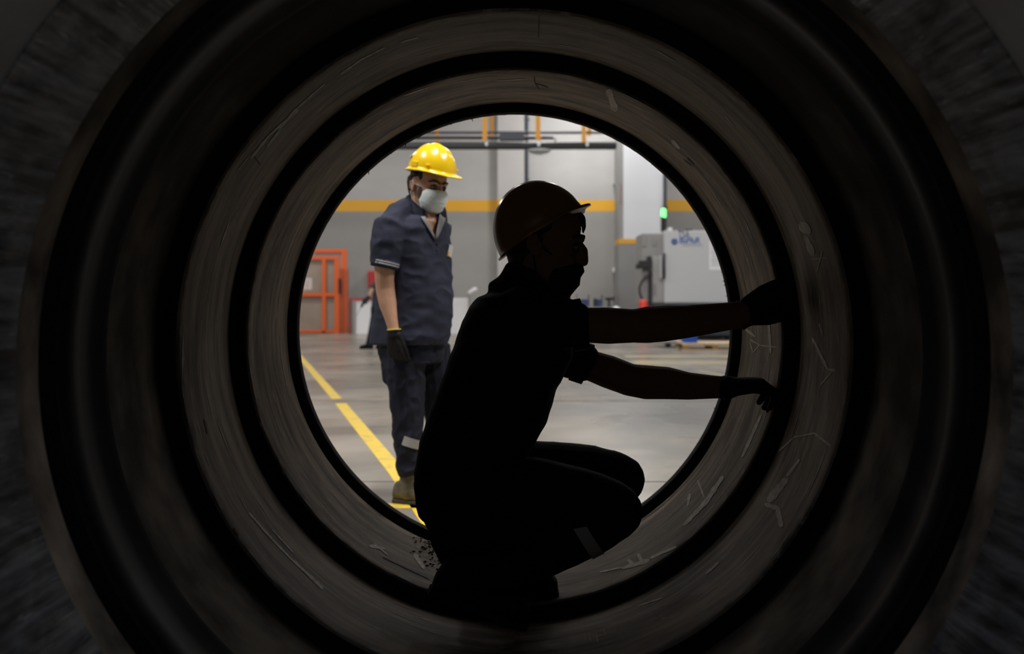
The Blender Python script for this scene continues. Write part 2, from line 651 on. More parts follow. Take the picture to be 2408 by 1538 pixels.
def floor_strip(name, pts, width, m, label=None):
    """pts on the floor (x, y); a thin strip of paint 2 mm thick"""
    bm = nb()
    for (x0, y0), (x1, y1) in zip(pts, pts[1:]):
        d = Vector((x1 - x0, y1 - y0, 0)).normalized()
        n = Vector((-d.y, d.x, 0)) * width / 2
        lo = [Vector((x0, y0, 0)) + n, Vector((x0, y0, 0)) - n, Vector((x1, y1, 0)) - n, Vector((x1, y1, 0)) + n]
        vb = [bm.verts.new(v + Vector((0, 0, -0.002))) for v in lo]
        vt = [bm.verts.new(v + Vector((0, 0, 0.002))) for v in lo]
        bm.faces.new(vt)
        bm.faces.new(vb)
        for i in range(4):
            bm.faces.new((vb[i], vb[(i + 1) % 4], vt[(i + 1) % 4], vt[i]))
    return ob(name, bm, m, fl, label)


def fp(px, py):
    d = CZ * F / (py - CY)
    return (wx(px, d), d)


floor_strip('painted_line', [fp(700, 833), fp(792, 938)], 0.10, M['line'], 'yellow line painted diagonally, far length')
floor_strip('painted_line', [fp(801, 949), fp(936, 1113), fp(1040, 1262)], 0.105, M['line'], 'yellow line painted diagonally, near length')
floor_strip('painted_line', [fp(860, 1190), fp(1300, 1190)], 0.11, M['line'], 'yellow line crossing behind the rings')
floor_strip('painted_line', [fp(1490, 852), fp(1900, 853)], 1.0, M['line_worn'], 'worn yellow line in front of the machine')
floor_strip('painted_line', [fp(1470, 838), fp(1800, 838)], 0.7, M['line_worn'], 'worn yellow line nearest the pallet')
floor_strip('painted_line', [fp(1640, 872), fp(1760, 893)], 0.12, M['line_worn'], 'worn yellow line slanting to the right')
floor_strip('floor_joint', [fp(300, 943), fp(2100, 943)], 0.025, M['joint'])
floor_strip('floor_joint', [fp(300, 1133), fp(2100, 1133)], 0.012, M['joint'])
floor_strip('floor_joint', [fp(300, 815), fp(2100, 815)], 0.06, M['joint'])

# white-clad column in front of the far wall
cd = 28.9
col = empty('column', (wx(1508, cd), cd, 0), 'tall white column with an orange band low on it, left of the grey machine', 'column')
zc0, zc1 = wz(573, cd), wz(562, cd)
ob('cladding', box(nb(), wx(1466, cd), wx(1559, cd), cd, cd + 1.2, zc1, ZC), M['white_clad'], col, 'white upper cladding')
ob('band', box(nb(), wx(1455, cd), wx(1559, cd), cd - 0.004, cd + 1.2, zc0, zc1), M['stripe'], col, 'orange-yellow band')
ob('base', box(nb(), wx(1455, cd), wx(1559, cd), cd, cd + 1.2, 0, zc0), M['grey_paint'], col, 'grey painted base')
ob('side_shade', box(nb(), wx(1455, cd), wx(1466, cd), cd + 0.02, cd + 1.2, zc1, ZC), M['machine_s'], col, 'grey strip painted as the shaded side')  # shade of the column's left side put into a grey strip
ob('stain', box(nb(), wx(1459, cd), wx(1463, cd), cd + 0.017, cd + 0.02, wz(480, cd), wz(432, cd)), mat('faded_red', (0.30, 0.20, 0.20), 0.7), col, 'faded red sticker')


def conduit(px, py0, py1, d, r, label):
    bm = nb()
    x = wx(px, d)
    z1 = ZC if py1 is None else wz(py1, d)
    z0 = 0.0 if py0 is None else wz(py0, d)
    tube(bm, [(Vector((x, d, z0)), r), (Vector((x, d, z1)), r)], 10, False)
    for zz in (z0 + 0.6, (z0 + z1) / 2, z1 - 0.8):
        box(bm, x - r * 1.5, x + r * 1.5, d - r * 1.1, d + r * 1.1, zz, zz + 0.05)
    o = ob('conduit', bm, M['conduit'], None, None, False, origin=(x, d, z0))
    tag(o, label, 'pipe')


conduit(1239, 470, None, YB - 0.10, 0.05, 'thin dark conduit running down the wall beside the pale pilaster')
conduit(1451, None, None, YB - 0.12, 0.075, 'dark blue-grey conduit on the wall left of the white column')
conduit(1563.5, 538, None, 28.7, 0.05, 'dark conduit along the right edge of the white column')

# overhead dark pipe run with hangers
od = 24.0
run = empty('overhead_pipe', (wx(1200, od), od, wz(343, od)), 'thick dark pipe run hung on orange rods high above the floor', 'pipe')


def hrod(name, y0, y1, x0, x1, m, d, label=None):
    bm = nb()
    r = (y1 - y0) / 2 * d / F
    tube(bm, [(P(x0, (y0 + y1) / 2, d), r), (P(x1, (y0 + y1) / 2, d), r)], 16, False)
    return ob(name, bm, m, run, label, True)


hrod('main_pipe', 334, 352, 300, 1449, M['dark_pipe'], od, 'thick dark pipe')
hrod('thin_pipe', 320, 328, 300, 1300, M['dark_pipe'], od, 'thin black pipe above the thick one')
hrod('rail', 309, 315, 300, 1445, M['conduit'], od + 0.4, 'slim blue-grey rail')
ob('junction_box', box(nb(), wx(1174, od), wx(1232, od), od - 0.15, od + 0.1, wz(331, od), wz(311, od), 0.01), M['conduit'], run, 'dark box on the thin pipe')
hrod('nozzle', 322, 328, 1272, 1302, M['black'], od - 0.05, 'black nozzle at the end of the thin pipe')
bm = nb()
ball(bm, P(1268, 324, od - 0.06), 0.06)
ob('valve', bm, M['red_b'], run, 'orange-red valve', True)
bm = nb()
tube(bm, [(P(1300, 325, od), 0.02), (P(1306, 327, od), 0.02), (P(1308, 340, od), 0.02)], 8)
ob('hook', bm, M['grey_paint'], run, 'grey hook', True)
for px, yb_, hw in ((1028, 333, 4), (1140, 331, 5.5), (1157, 321, 4), (1265, 330, 5.5), (1373, 335, 5), (1386, 319, 4.5)):
    dd = od + (0.4 if hw < 5 else -0.11)
    ob('hanger', box(nb(), wx(px - hw, dd), wx(px + hw, dd), dd - 0.02, dd + 0.02, wz(yb_, dd), ZC), M['crane_yellow'], run, 'orange-yellow flat hanger')
for px, py in ((1144, 339), (1267, 340), (1381, 340)):
    bm = nb()
    ball(bm, P(px, py, od - 0.12), 0.042, 0.03, 0.05, seg=10)
    ob('clamp', bm, M['white'], run, 'small white clamp', True)
# pale dish lamp below the pipe
bm = nb()
dc = P(1268, 353, od)
rows = []
for r, z in ((0.29, 0.0), (0.27, -0.035), (0.2, -0.075), (0.1, -0.1), (0.01, -0.105), (0.01, -0.085), (0.1, -0.08), (0.19, -0.058), (0.26, -0.02)):
    rows.append([bm.verts.new(dc + Vector((r * math.cos(2 * math.pi * i / 20), r * math.sin(2 * math.pi * i / 20), z))) for i in range(20)])
for a, b in zip(rows, rows[1:] + rows[:1]):
    for i in range(20):
        bm.faces.new((a[i], a[(i + 1) % 20], b[(i + 1) % 20], b[i]))
dish = empty('dish_lamp', dc, 'pale shallow dish hanging under the thick overhead pipe', 'lamp')
ob('bowl', bm, M['machine'], dish, None, True)
bm = nb()
tube(bm, [(dc + Vector((0, 0, -0.09)), 0.014), (dc + Vector((0, 0, 0.02)), 0.014)], 8)
ob('stem', bm, M['dark_pipe'], dish)

# orange cage door on the left
gd = 29.0
cage = empty('cage', (wx(770, gd), gd, 0), 'orange steel framed cage door against the far wall on the left', 'cage door')


def gbar(name, x0, x1, y0, y1, m=None, d=gd, dep=0.08, label=None, parent=None):
    return ob(name, box(nb(), wx(x0, d), wx(x1, d), d, d + dep, max(0.0, wz(y1, d)), wz(y0, d)), m or M['orange'], parent or cage, label)


gbar('frame_post', 803, 815, 586, 784)
gbar('frame_post', 560, 572, 586, 784)
gbar('top_beam', 572, 803, 586, 594)
gbar('lower_beam', 572, 797, 602, 610, d=gd - 0.1)
gbar('gate_post', 786, 797, 610, 784, d=gd - 0.1)
gbar('gate_post', 757, 766, 610, 778, d=gd - 0.1)
gbar('gate_post', 650, 659, 610, 778, d=gd - 0.1)
for a_, b_ in ((659, 757), (766, 786)):
    gbar('gate_rail', a_, b_, 689, 697, d=gd - 0.1)
    gbar('gate_rail', a_, b_, 776, 782, d=gd - 0.1, label='paler bottom rail')
gbar('back_panel', 574, 786, 611, 783, M['mesh_panel'], d=gd + 0.02, dep=0.02, label='brownish infill panel')
gbar('side_plate', 799, 811, 632, 782, M['orange_d'], d=gd - 0.03, dep=0.6, label='dark orange side plate')
gbar('track', 740, 803, 594, 602, M['grey_paint'], d=gd + 0.05, label='grey sliding track')
bm = nb()
box(bm, wx(797, gd), wx(803, gd), gd - 0.12, gd - 0.04, wz(690, gd), wz(655, gd), 0.01)
ob('lock', bm, M['black'], cage, 'dark lock case')
pp = empty('notice', (wx(724, gd), gd + 0.015, wz(668, gd)), 'white paper notice fixed to the orange cage door', 'notice')
ob('sheet', box(nb(), wx(713, gd), wx(733, gd), gd + 0.010, gd + 0.020, wz(681, gd), wz(654, gd)), M['paper'], pp)
for k in range(5):
    ob('print_line', box(nb(), wx(716, gd), wx(730 - 3 * (k % 2), gd), gd + 0.007, gd + 0.010, wz(660 + k * 4, gd), wz(658.5 + k * 4, gd)), mat('pale_ink', (0.5, 0.36, 0.36), 0.8) if k == 0 else bpy.data.materials['pale_ink'], pp)

# white partition with a red rail
bd = 28.0
part = empty('partition', (wx(960, bd), bd, 0), 'low white partition behind the standing worker, red rail at its left end', 'partition')
ob('panel', box(nb(), wx(831, bd), wx(1103, bd), bd, bd + 0.06, 0.0, wz(701, bd), 0.01), M['white'], part)
ob('rail', box(nb(), wx(822, bd), wx(900, bd), bd - 0.05, bd - 0.005, wz(706, bd), wz(701, bd)), M['red'], part, 'red top rail')
for px in (824, 834):
    ob('post', box(nb(), wx(px - 3, bd), wx(px + 3, bd), bd - 0.05, bd - 0.005, 0.0, wz(706, bd)), mat('dull_red', (0.22, 0.06, 0.06), 0.7) if px == 824 else M['machine_s'], part, 'dull red post' if px == 824 else 'grey post')
# red cabinet on the wall
rb = empty('red_box', (wx(873, 30.7), 30.7, wz(680, 30.7)), 'small red box on the far wall left of the standing worker', 'fire box')
ob('case', box(nb(), wx(866, 30.8), wx(884, 30.8), 30.7, 30.999, wz(676, 30.8), wz(637, 30.8), 0.02), M['red'], rb)
ob('door', box(nb(), wx(868, 30.8), wx(882, 30.8), 30.68, 30.7, wz(673, 30.8), wz(640, 30.8), 0.005), M['red'], rb)
# small white capped post beside the partition
wp = empty('stand', (wx(1104, 27.6), 27.6, 0), 'grey stand with a small white cap at the right end of the partition', 'stand')
bm = nb()
tube(bm, [(Vector((wx(1103, 27.6), 27.6, 0)), 0.03), (Vector((wx(1103, 27.6), 27.6, wz(690, 27.6))), 0.03)], 10)
ob('pole', bm, M['grey_paint'], wp, None, True)
bm = nb()
tube(bm, [(P(1105, 688, 27.6), 0.055), (P(1117, 681, 27.6), 0.065)], 12)
ob('cap', bm, M['white'], wp, 'white round cap', True)
# white socket box
bm = nb()
box(bm, wx(1439, YB), wx(1454, YB), YB - 0.32, YB - 0.2, wz(641, YB), wz(631, YB), 0.02)
box(bm, wx(1441, YB), wx(1446, YB), YB - 0.2, YB, wz(640, YB), wz(633, YB))
tag(ob('socket_box', bm, M['white'], None, None, False, origin=(wx(1447, YB), YB - 0.2, wz(641, YB))), 'small white box on the dark conduit beside the white column', 'socket')

# storage rack with bins by the wall
sd = 28.6
rk = empty('rack', (wx(1408, sd), sd, 0), 'low grey rack by the wall behind the crouching worker\'s near arm', 'rack')
for px in (1358, 1386, 1418, 1447):
    ob('upright', box(nb(), wx(px - 1.5, sd), wx(px + 1.5, sd), sd + 0.3, sd + 0.34, 0, wz(690, sd)), M['rack'], rk)
for py in (692, 722, 750):
    ob('shelf', box(nb(), wx(1357, sd), wx(1449, sd), sd, sd + 0.34, wz(py + 2, sd), wz(py, sd)), M['rack'], rk)


def bin_(x0, x1, y0, y1, m, label, d=sd):
    t = empty('bin', (wx((x0 + x1) / 2, d), d + 0.1, wz(y1, d)), label, 'bin', 'bins on the grey rack')
    bm = nb()
    a, b, c, e = wx(x0, d), wx(x1, d), wz(y1, d), wz(y0, d)
    box(bm, a, b, d + 0.02, d + 0.28, c, c + 0.01)
    box(bm, a, b, d + 0.02, d + 0.035, c, e - 0.03)
    box(bm, a, b, d + 0.265, d + 0.28, c, e)
    box(bm, a, a + 0.015, d + 0.035, d + 0.265, c, e)
    box(bm, b - 0.015, b, d + 0.035, d + 0.265, c, e)
    ob('tub', bm, m, t)
    ob('lip', box(nb(), a, b, d + 0.005, d + 0.02, e - 0.05, e - 0.02), m, t)


bin_(1365, 1386, 704, 721, M['blue_bin'], 'wide navy blue bin at the left end of the grey rack')
bin_(1397, 1403, 702, 721, M['black'], 'narrow black bin in the middle of the grey rack')
bin_(1405, 1415, 704, 721, M['blue_bin'], 'narrow navy blue bin in the middle of the grey rack')
tl = empty('tool', (wx(1433, sd), sd + 0.15, wz(721, sd)), 'black T-shaped tool standing at the right end of the grey rack', 'tool')
bm = nb()
box(bm, wx(1424, sd), wx(1445, sd), sd + 0.1, sd + 0.18, wz(706, sd), wz(700, sd), 0.02)
ob('head', bm, M['black'], tl)
bm = nb()
tube(bm, [(P(1432, 721, sd + 0.14), 0.035), (P(1432, 705, sd + 0.14), 0.03)], 10)
ob('stem', bm, M['black'], tl, None, True)
bm = nb()
ball(bm, P(1449, 733, 28.2), 0.13, 0.13, 0.16)
bm2 = bm
wk = empty('canister', (wx(1449, 28.2), 28.2, 0), 'white rounded canister at the foot of the dark conduit', 'canister')
ob('cap', bm2, M['white'], wk, None, True)
bm = nb()
tube(bm, [(Vector((wx(1449, 28.2), 28.2, 0)), 0.13), (Vector((wx(1449, 28.2), 28.2, wz(738, 28.2))), 0.13)], 16, False)
ob('body', bm, M['white'], wk, None, True)

# grey machine on the right
md = 24.4
mc = empty('machine', (wx(1640, md), md, 0), 'big pale grey machine on a dark base with blue lettering on its front', 'machine')
x0, x1 = wx(1562, md), wx(1850, md)
zt, zb = wz(542, md), wz(713, md)
ob('housing', box(nb(), x0, x1, md, md + 2.6, zb, zt, 0.03), M['machine'], mc)
ob('base', box(nb(), x0 - 0.25, x1, md + 0.05, md + 2.6, 0.03, zb), M['machine_b'], mc, 'dark blue-grey base')
ob('skirt', box(nb(), x0 + 0.2, x1, md - 0.12, md + 0.05, wz(789, md), wz(716, md), 0.02), M['machine_b'], mc, 'dark front tray')
for px in (1585, 1700, 1800):
    bm = nb()
    tube(bm, [(Vector((wx(px, md), md + 0.1, 0.0)), 0.12), (Vector((wx(px, md), md + 0.1, 0.06)), 0.1)], 12, False)
    ob('foot', bm, M['black'], mc)
# side cabinet
xs0, xs1 = wx(1509, md + 0.3), wx(1561, md + 0.3)
cabm = ob('side_cabinet', box(nb(), xs0, xs1, md + 0.3, md + 1.5, wz(714, md + .3), wz(549, md + .3), 0.02), M['machine_s'], mc, 'darker grey side cabinet')
cabl = ob('cabinet_column', box(nb(), wx(1534, md + .2), wx(1561, md + .2), md + 0.22, md + 0.29, wz(712, md + .2), wz(602, md + .2), 0.01), mat('cabinet_pale', (0.40, 0.40, 0.40), .5), mc, 'paler grey strip on the side cabinet')
for a_, b_, c_, e_ in ((1514, 1523, 553, 578), (1538, 1546, 558, 576)):
    ob('slot', box(nb(), wx(a_, md), wx(b_, md), md + 0.27, md + 0.31, wz(e_, md), wz(c_, md)), M['grey_paint'], cabm, 'dark slot')
ob('slot', box(nb(), wx(1539, md), wx(1546, md), md + 0.2, md + 0.23, wz(695, md), wz(668, md)), M['grey_paint'], cabl, 'dark slot')
bm = nb()
hx = wx(1561, md)
tube(bm, [(Vector((hx, md - 0.02, wz(597, md))), 0.03), (Vector((hx, md - 0.09, wz(600, md))), 0.03), (Vector((hx, md - 0.09, wz(651, md))), 0.03), (Vector((hx, md - 0.02, wz(654, md))), 0.03)], 8)
ob('handle', bm, M['black'], mc, 'black door handle', True)
ob('door_edge', box(nb(), wx(1553, md), wx(1558, md), md + 0.12, md + 0.22, wz(655, md), wz(600, md), 0.01), M['machine'], mc, 'pale door edge')
bm = nb()
box(bm, wx(1503, md), wx(1534, md), md + 0.05, md + 0.25, wz(630, md), wz(612, md), 0.02)
box(bm, wx(1524, md), wx(1533, md), md + 0.1, md + 0.28, wz(614, md), wz(602, md), 0.02)
box(bm, wx(1497, md), wx(1508, md), md + 0.02, md + 0.2, wz(632, md), wz(620, md), 0.02)
ob('control_arm', bm, M['black'], mc, 'black control unit sticking out at the left')
bm = nb()
pts = [(1532, 645), (1520, 650), (1510, 660), (1504, 675), (1504, 688), (1508, 700), (1516, 709), (1530, 714)]
tube(bm, [(P(a, b, md + 0.1), 0.028) for a, b in pts], 10)
ob('cable', bm, M['black'], mc, 'black cable loop', True)
ob('cable_duct', box(nb(), wx(1528, md), wx(1533.5, md), md + 0.1, md + 0.3, wz(713, md), wz(635, md)), M['black'], mc, 'black vertical duct')
# signal lamp
slx = wx(1565, md)
bm = nb()
tube(bm, [(Vector((slx, md + 0.4, zt)), 0.055), (Vector((slx, md + 0.4, wz(506, md))), 0.055)], 12, False)
sp = ob('signal_pole', bm, M['black'], mc, 'black signal post')
bm = nb()
tube(bm, [(Vector((slx + 0.01, md + 0.4, wz(505, md))), 0.065), (Vector((slx + 0.01, md + 0.4, wz(492, md))), 0.065)], 14)
ob('lens', bm, M['green'], sp, 'lit green signal lamp', True)
for a_, b_ in ((1575, 1584), (1615, 1632)):
    ob('lifting_lug', box(nb(), wx(a_, md), wx(b_, md), md + 0.2, md + 0.4, zt, zt + (0.09 if a_ == 1575 else 0.05), 0.01), M['white'] if a_ == 1575 else M['black'], mc)


def text(name, s, size, loc, m, parent, sx=1.0, bold=0.0):
    cu = bpy.data.curves.new(name, 'FONT')
    cu.body = s
    cu.size = size
    cu.extrude = 0.001
    cu.offset = bold
    cu.align_x = 'LEFT'
    o = bpy.data.objects.new(name, cu)
    COL.objects.link(o)
    dg = bpy.context.evaluated_depsgraph_get()
    dg.update()
    me = bpy.data.meshes.new_from_object(o.evaluated_get(dg))
    bpy.data.objects.remove(o)
    me.transform(Matrix.Translation(loc) @ Matrix.Rotation(math.radians(90), 4, 'X') @ Matrix.Diagonal((sx, 1, 1, 1)))
    me.materials.clear()
    return link(name, me, m, parent, None, False)


text('lettering', 'TSA', 0.27, (wx(1594, md), md - 0.003, wz(560, md)), M['logo_violet'], mc, 0.62, 0.004)
text('lettering', 'BuFfuR', 0.21, (wx(1597, md), md - 0.004, wz(572, md)), M['logo_blue'], mc, 0.84, 0.006)
ob('small_print', box(nb(), wx(1604, md), wx(1652, md), md - 0.003, md - 0.001, wz(579, md), wz(574.5, md)), mat('faint_print', (0.41, 0.425, 0.445), 0.5), mc, 'faint grey line of small print')
bm = nb()
lc = Vector((wx(1586, md), md - 0.004, wz(568.5, md)))
for k in range(6):
    a = k * math.pi / 3
    c = lc + Vector((math.cos(a) * 0.05, 0, math.sin(a) * 0.05))
    vs = [bm.verts.new(c + Vector((0.036 * math.cos(t * math.pi / 5), 0, 0.036 * math.sin(t * math.pi / 5)))) for t in range(10)]
    bm.faces.new(vs)
ret = bmesh.ops.extrude_face_region(bm, geom=bm.faces[:])
bmesh.ops.translate(bm, vec=(0, -0.001, 0), verts=[v for v in ret['geom'] if isinstance(v, bmesh.types.BMVert)])
ob('emblem', bm, M['logo_blue'], mc, 'blue rosette emblem')
# print sheet on the machine
sh = empty('poster', (wx(1690, md), md - 0.01, wz(634, md)), 'white printed sheet on the machine front at the edge of the opening', 'notice')
ob('sheet', box(nb(), wx(1668, md), wx(1712, md), md - 0.008, md - 0.002, wz(635, md), wz(568, md)), M['white'], sh)
for k in range(9):
    ob('print_line', box(nb(), wx(1672, md), wx(1700 + (k * 7) % 9, md), md - 0.010, md - 0.008, wz(577 + k * 6, md), wz(575 + k * 6, md)), M['ink'] if k % 3 == 0 else M['logo_grey'], sh)

# red post in front of the machine
rd = 23.3
bm = nb()
rx = wx(1513, rd)
tube(bm, [(Vector((rx, rd, 0)), 0.105), (Vector((rx, rd, 0.4)), 0.105), (Vector((rx, rd, wz(714, rd))), 0.105)], 20)
rp = empty('bollard', (rx, rd, 0), 'round-topped red post left of the machine base', 'post')
ob('post', bm, M['red_b'], rp, None, True)
ob('foot_plate', box(nb(), rx - 0.16, rx + 0.16, rd - 0.16, rd + 0.16, 0, 0.02), M['black'], rp)

# pallet
pld = 19.2
pal = empty('pallet', (wx(1690, pld), pld, 0), 'pale wooden pallet on the floor in front of the machine', 'pallet')
xa, xb = wx(1606, pld), wx(1760, pld)
for k in range(6):
    y = pld + 0.01 + k * 0.15
    ob('deck_board', box(nb(), xa, xb, y, y + 0.12, 0.125, 0.15, 0.003), M['wood'], pal)
for k in range(3):
    x = (xa + 0.01, (xa + xb) / 2 - 0.06, xb - 0.13)[k]
    ob('block', box(nb(), x, x + 0.12, pld + 0.02, pld + 0.14, 0.022, 0.1, 0.004), M['wood_d'], pal)
    ob('block', box(nb(), x, x + 0.12, pld + 0.7, pld + 0.82, 0.022, 0.1, 0.004), M['wood_d'], pal)
for k in range(2):
    y = pld + 0.02 + k * 0.68
    ob('stringer', box(nb(), xa, xb, y, y + 0.12, 0.1, 0.125, 0.003), M['wood'], pal)
    ob('bottom_board', box(nb(), xa, xb, y, y + 0.12, 0.0, 0.022, 0.003), M['wood'], pal)
bl = empty('crate', (wx(1625, pld), pld + 0.3, 0.15), 'blue crate standing on the left end of the pallet', 'crate')
xa2, xb2 = wx(1609, pld + .1), wx(1640, pld + .1)
bm = nb()
box(bm, xa2, xb2, pld + 0.1, pld + 0.42, 0.15, 0.16)
box(bm, xa2, xb2, pld + 0.1, pld + 0.115, 0.16, 0.30)
box(bm, xa2, xb2, pld + 0.405, pld + 0.42, 0.16, 0.30)
box(bm, xa2, xa2 + 0.015, pld + 0.115, pld + 0.405, 0.16, 0.30)
box(bm, xb2 - 0.015, xb2, pld + 0.115, pld + 0.405, 0.16, 0.30)
ob('tub', bm, M['blue'], bl)
ob('rim', box(nb(), xa2 - 0.01, xb2 + 0.01, pld + 0.085, pld + 0.1, 0.28, 0.30), M['blue'], bl)
# pallet truck wheel next to the pallet
tkd = 20.4
tk = empty('trolley', (wx(1585, tkd), tkd, 0), 'low black wheeled trolley left of the wooden pallet', 'trolley')
ob('deck', box(nb(), wx(1552, tkd), wx(1606, tkd), tkd, tkd + 0.5, 0.09, 0.16, 0.02), M['machine_s'], tk, 'grey deck')
for px in (1572, 1597):
    bm = nb()
    c = Vector((wx(px, tkd), tkd + 0.05, 0.06))
    tube(bm, [(c, 0.06), (c + Vector((0, 0.06, 0)), 0.06)], 16, False)
    ob('wheel', bm, M['black'], tk, None, True)

# ------------------------------------------------------------------ the big hollow rings
AZ = 0.90            # height of the common axis
RO = 0.90            # outer radius: they rest on the floor
PROF = {             # bore profiles (distance along the axis, radius), front edge first
    1: [(2.800, 0.7515), (2.802, 0.7502), (2.83, 0.750), (2.95, 0.7505), (3.10, 0.757), (3.25, 0.767), (3.400, 0.777)],
    2: [(2.225, 0.7515), (2.227, 0.7502), (2.25, 0.7505), (2.30, 0.7532), (2.40, 0.7605), (2.52, 0.770), (2.65, 0.783), (2.775, 0.797)],
    3: [(1.650, 0.768), (1.654, 0.761), (1.661, 0.756), (1.672, 0.752), (1.69, 0.750), (1.715, 0.750), (1.725, 0.756), (1.74, 0.760), (1.79, 0.760), (1.815, 0.752), (1.83, 0.750), (1.85, 0.752), (1.95, 0.762), (2.08, 0.776), (2.20, 0.793)],
    4: [(1.02, 0.76), (1.027, 0.752), (1.10, 0.750), (1.255, 0.750)],
}


def bore_R(d, k):
    p = PROF[k]
    for (a, r0), (b, r1) in zip(p, p[1:]):
        if a <= d <= b:
            return r0 + (r1 - r0) * (d - a) / (b - a)
    return p[0][1] if d < p[0][0] else p[-1][1]


def chip(k, a):
    if k > 1:
        return 0.0
    return 0.0016 * mnoise.noise(Vector((math.cos(a) * 26, math.sin(a) * 26, k * 0.7))) + 0.0012 * max(0, mnoise.noise(Vector((math.cos(a) * 7, math.sin(a) * 7, 4)))) - 0.0


RINGS = {}
LAB = {1: 'farthest hollow ring, framing the bright factory hall, its scuffed bore around the crouching worker',
       2: 'second hollow ring from the far end, scuffed bore with scratch and chalk marks',
       3: 'third hollow ring from the far end, dark smooth bore with a glossy front edge',
       4: 'nearest hollow ring, blurred, with a rough streaked bore at the picture\'s edge'}
for k in (1, 2, 3):
    p = PROF[k]
    t = empty('pipe_ring', (0, p[0][0], 0), LAB[k], 'pipe ring', 'row of big hollow rings')
    RINGS[k] = t
    bm = nb()
    prof = p + [(p[-1][0], RO), (p[0][0], RO)]
    if k == 3:
        prof = [q_ for q_ in p if q_[0] > 1.82] + [(p[-1][0], RO), (1.83, RO)]
        b3 = nb()
        lathe(b3, [q_ for q_ in p if q_[0] < 1.82] + [(1.829, 0.750), (1.829, RO), (p[0][0], RO)], 0, AZ, 256, None, closed=True)
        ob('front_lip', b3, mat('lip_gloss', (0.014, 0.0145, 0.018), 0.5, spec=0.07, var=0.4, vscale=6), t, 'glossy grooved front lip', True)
    lathe(bm, prof, 0, AZ, 256, chip if k < 3 else None, closed=True)
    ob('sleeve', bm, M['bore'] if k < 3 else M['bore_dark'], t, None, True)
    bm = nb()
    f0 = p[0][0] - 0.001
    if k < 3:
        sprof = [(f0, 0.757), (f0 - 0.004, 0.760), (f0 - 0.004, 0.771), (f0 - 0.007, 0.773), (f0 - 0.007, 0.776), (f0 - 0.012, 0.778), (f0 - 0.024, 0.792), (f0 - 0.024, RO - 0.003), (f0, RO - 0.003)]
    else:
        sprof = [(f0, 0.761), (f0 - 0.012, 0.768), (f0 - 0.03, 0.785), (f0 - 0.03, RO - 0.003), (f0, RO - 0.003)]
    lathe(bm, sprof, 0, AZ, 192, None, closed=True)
    ob('face_shade', bm, M['face_shade'], t, 'black ring painting the shade on the front face', True)  # added black annulus, paints the unlit joint face
# far lip on ring 1, the shade on it painted black
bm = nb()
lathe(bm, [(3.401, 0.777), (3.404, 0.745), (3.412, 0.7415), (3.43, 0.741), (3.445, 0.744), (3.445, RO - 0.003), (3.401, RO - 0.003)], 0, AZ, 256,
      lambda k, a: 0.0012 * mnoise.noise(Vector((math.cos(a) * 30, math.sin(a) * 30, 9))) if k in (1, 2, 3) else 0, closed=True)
ob('end_lip', bm, M['face_shade'], RINGS[1], 'lip at the far end with its shade painted black', True)
# nearest ring: smooth mouth, rough streaked band, smooth back
t = empty('pipe_ring', (0, 1.02, 0), LAB[4], 'pipe ring', 'row of big hollow rings')
RINGS[4] = t
bm = nb()
lathe(bm, PROF[4] + [(1.256, RO), (1.02, RO)], 0, AZ, 192, None, closed=True)
ob('mouth', bm, mat('mouth_grey', (0.21, 0.21, 0.23), 0.6, var=0.2, vscale=5), t, 'smooth grey mouth', True)
bm = nb()
prof = [(1.257 + 0.235 * i / 14, 0.748) for i in range(15)]
lathe(bm, prof + [(1.492, RO), (1.257, RO)], 0, AZ, 360,
      lambda k, a: (0.004 * mnoise.noise(Vector((math.cos(a) * 34, math.sin(a) * 34, k * 0.35))) + 0.002 * mnoise.noise(Vector((math.cos(a) * 80, math.sin(a) * 80, k * 0.6)))) if 0 < k < 14 else 0, closed=True)
ob('rough_band', bm, M['bore_rough'], t, 'rough streaked band', True)
bm = nb()
lathe(bm, [(1.493, 0.752), (1.50, 0.757), (1.56, 0.760), (1.605, 0.768), (1.615, 0.774), (1.615, RO), (1.493, RO)], 0, AZ, 256, None, closed=True)
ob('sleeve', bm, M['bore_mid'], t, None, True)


def on_bore(px, py, k, lift=0.0012):
    p = PROF[k]
    lo, hi = p[0][0] - 0.05, p[-1][0] + 0.3
    g = lambda d: math.hypot((px - CX) * d / F, CZ - (py - CY) * d / F - AZ) - (bore_R(d, k) - lift)
    for _ in range(50):
        m_ = (lo + hi) / 2
        if g(m_) > 0:
            hi = m_
        else:
            lo = m_
    return P(px, py, (lo + hi) / 2)


def mark(k, pts, wpx, m='chalk', name='chalk_mark'):
    bm = nb()
    fine = []
    for (x0, y0), (x1, y1) in zip(pts, pts[1:]):
        n = max(2, int(math.hypot(x1 - x0, y1 - y0) / 6))
        for i in range(n):
            fine.append((x0 + (x1 - x0) * i / n, y0 + (y1 - y0) * i / n))
    fine.append(pts[-1])
    prev = None
    for i, (x, y) in enumerate(fine):
        a = fine[max(0, i - 1)]
        b = fine[min(len(fine) - 1, i + 1)]
        dx, dy = b[0] - a[0], b[1] - a[1]
        L_ = math.hypot(dx, dy) or 1
        ww = wpx / 2 * (0.75 + 0.5 * random.random()) * (0.45 if i in (0, len(fine) - 1) else 1)
        q = [bm.verts.new(on_bore(x + s * dy / L_ * ww, y - s * dx / L_ * ww, k)) for s in (-1, 0, 1)]
        if prev:
            bm.faces.new((prev[0], prev[1], q[1], q[0]))
            bm.faces.new((prev[1], prev[2], q[2], q[1]))
        prev = q
    ob(name, bm, M[m], RINGS[k], None, True)


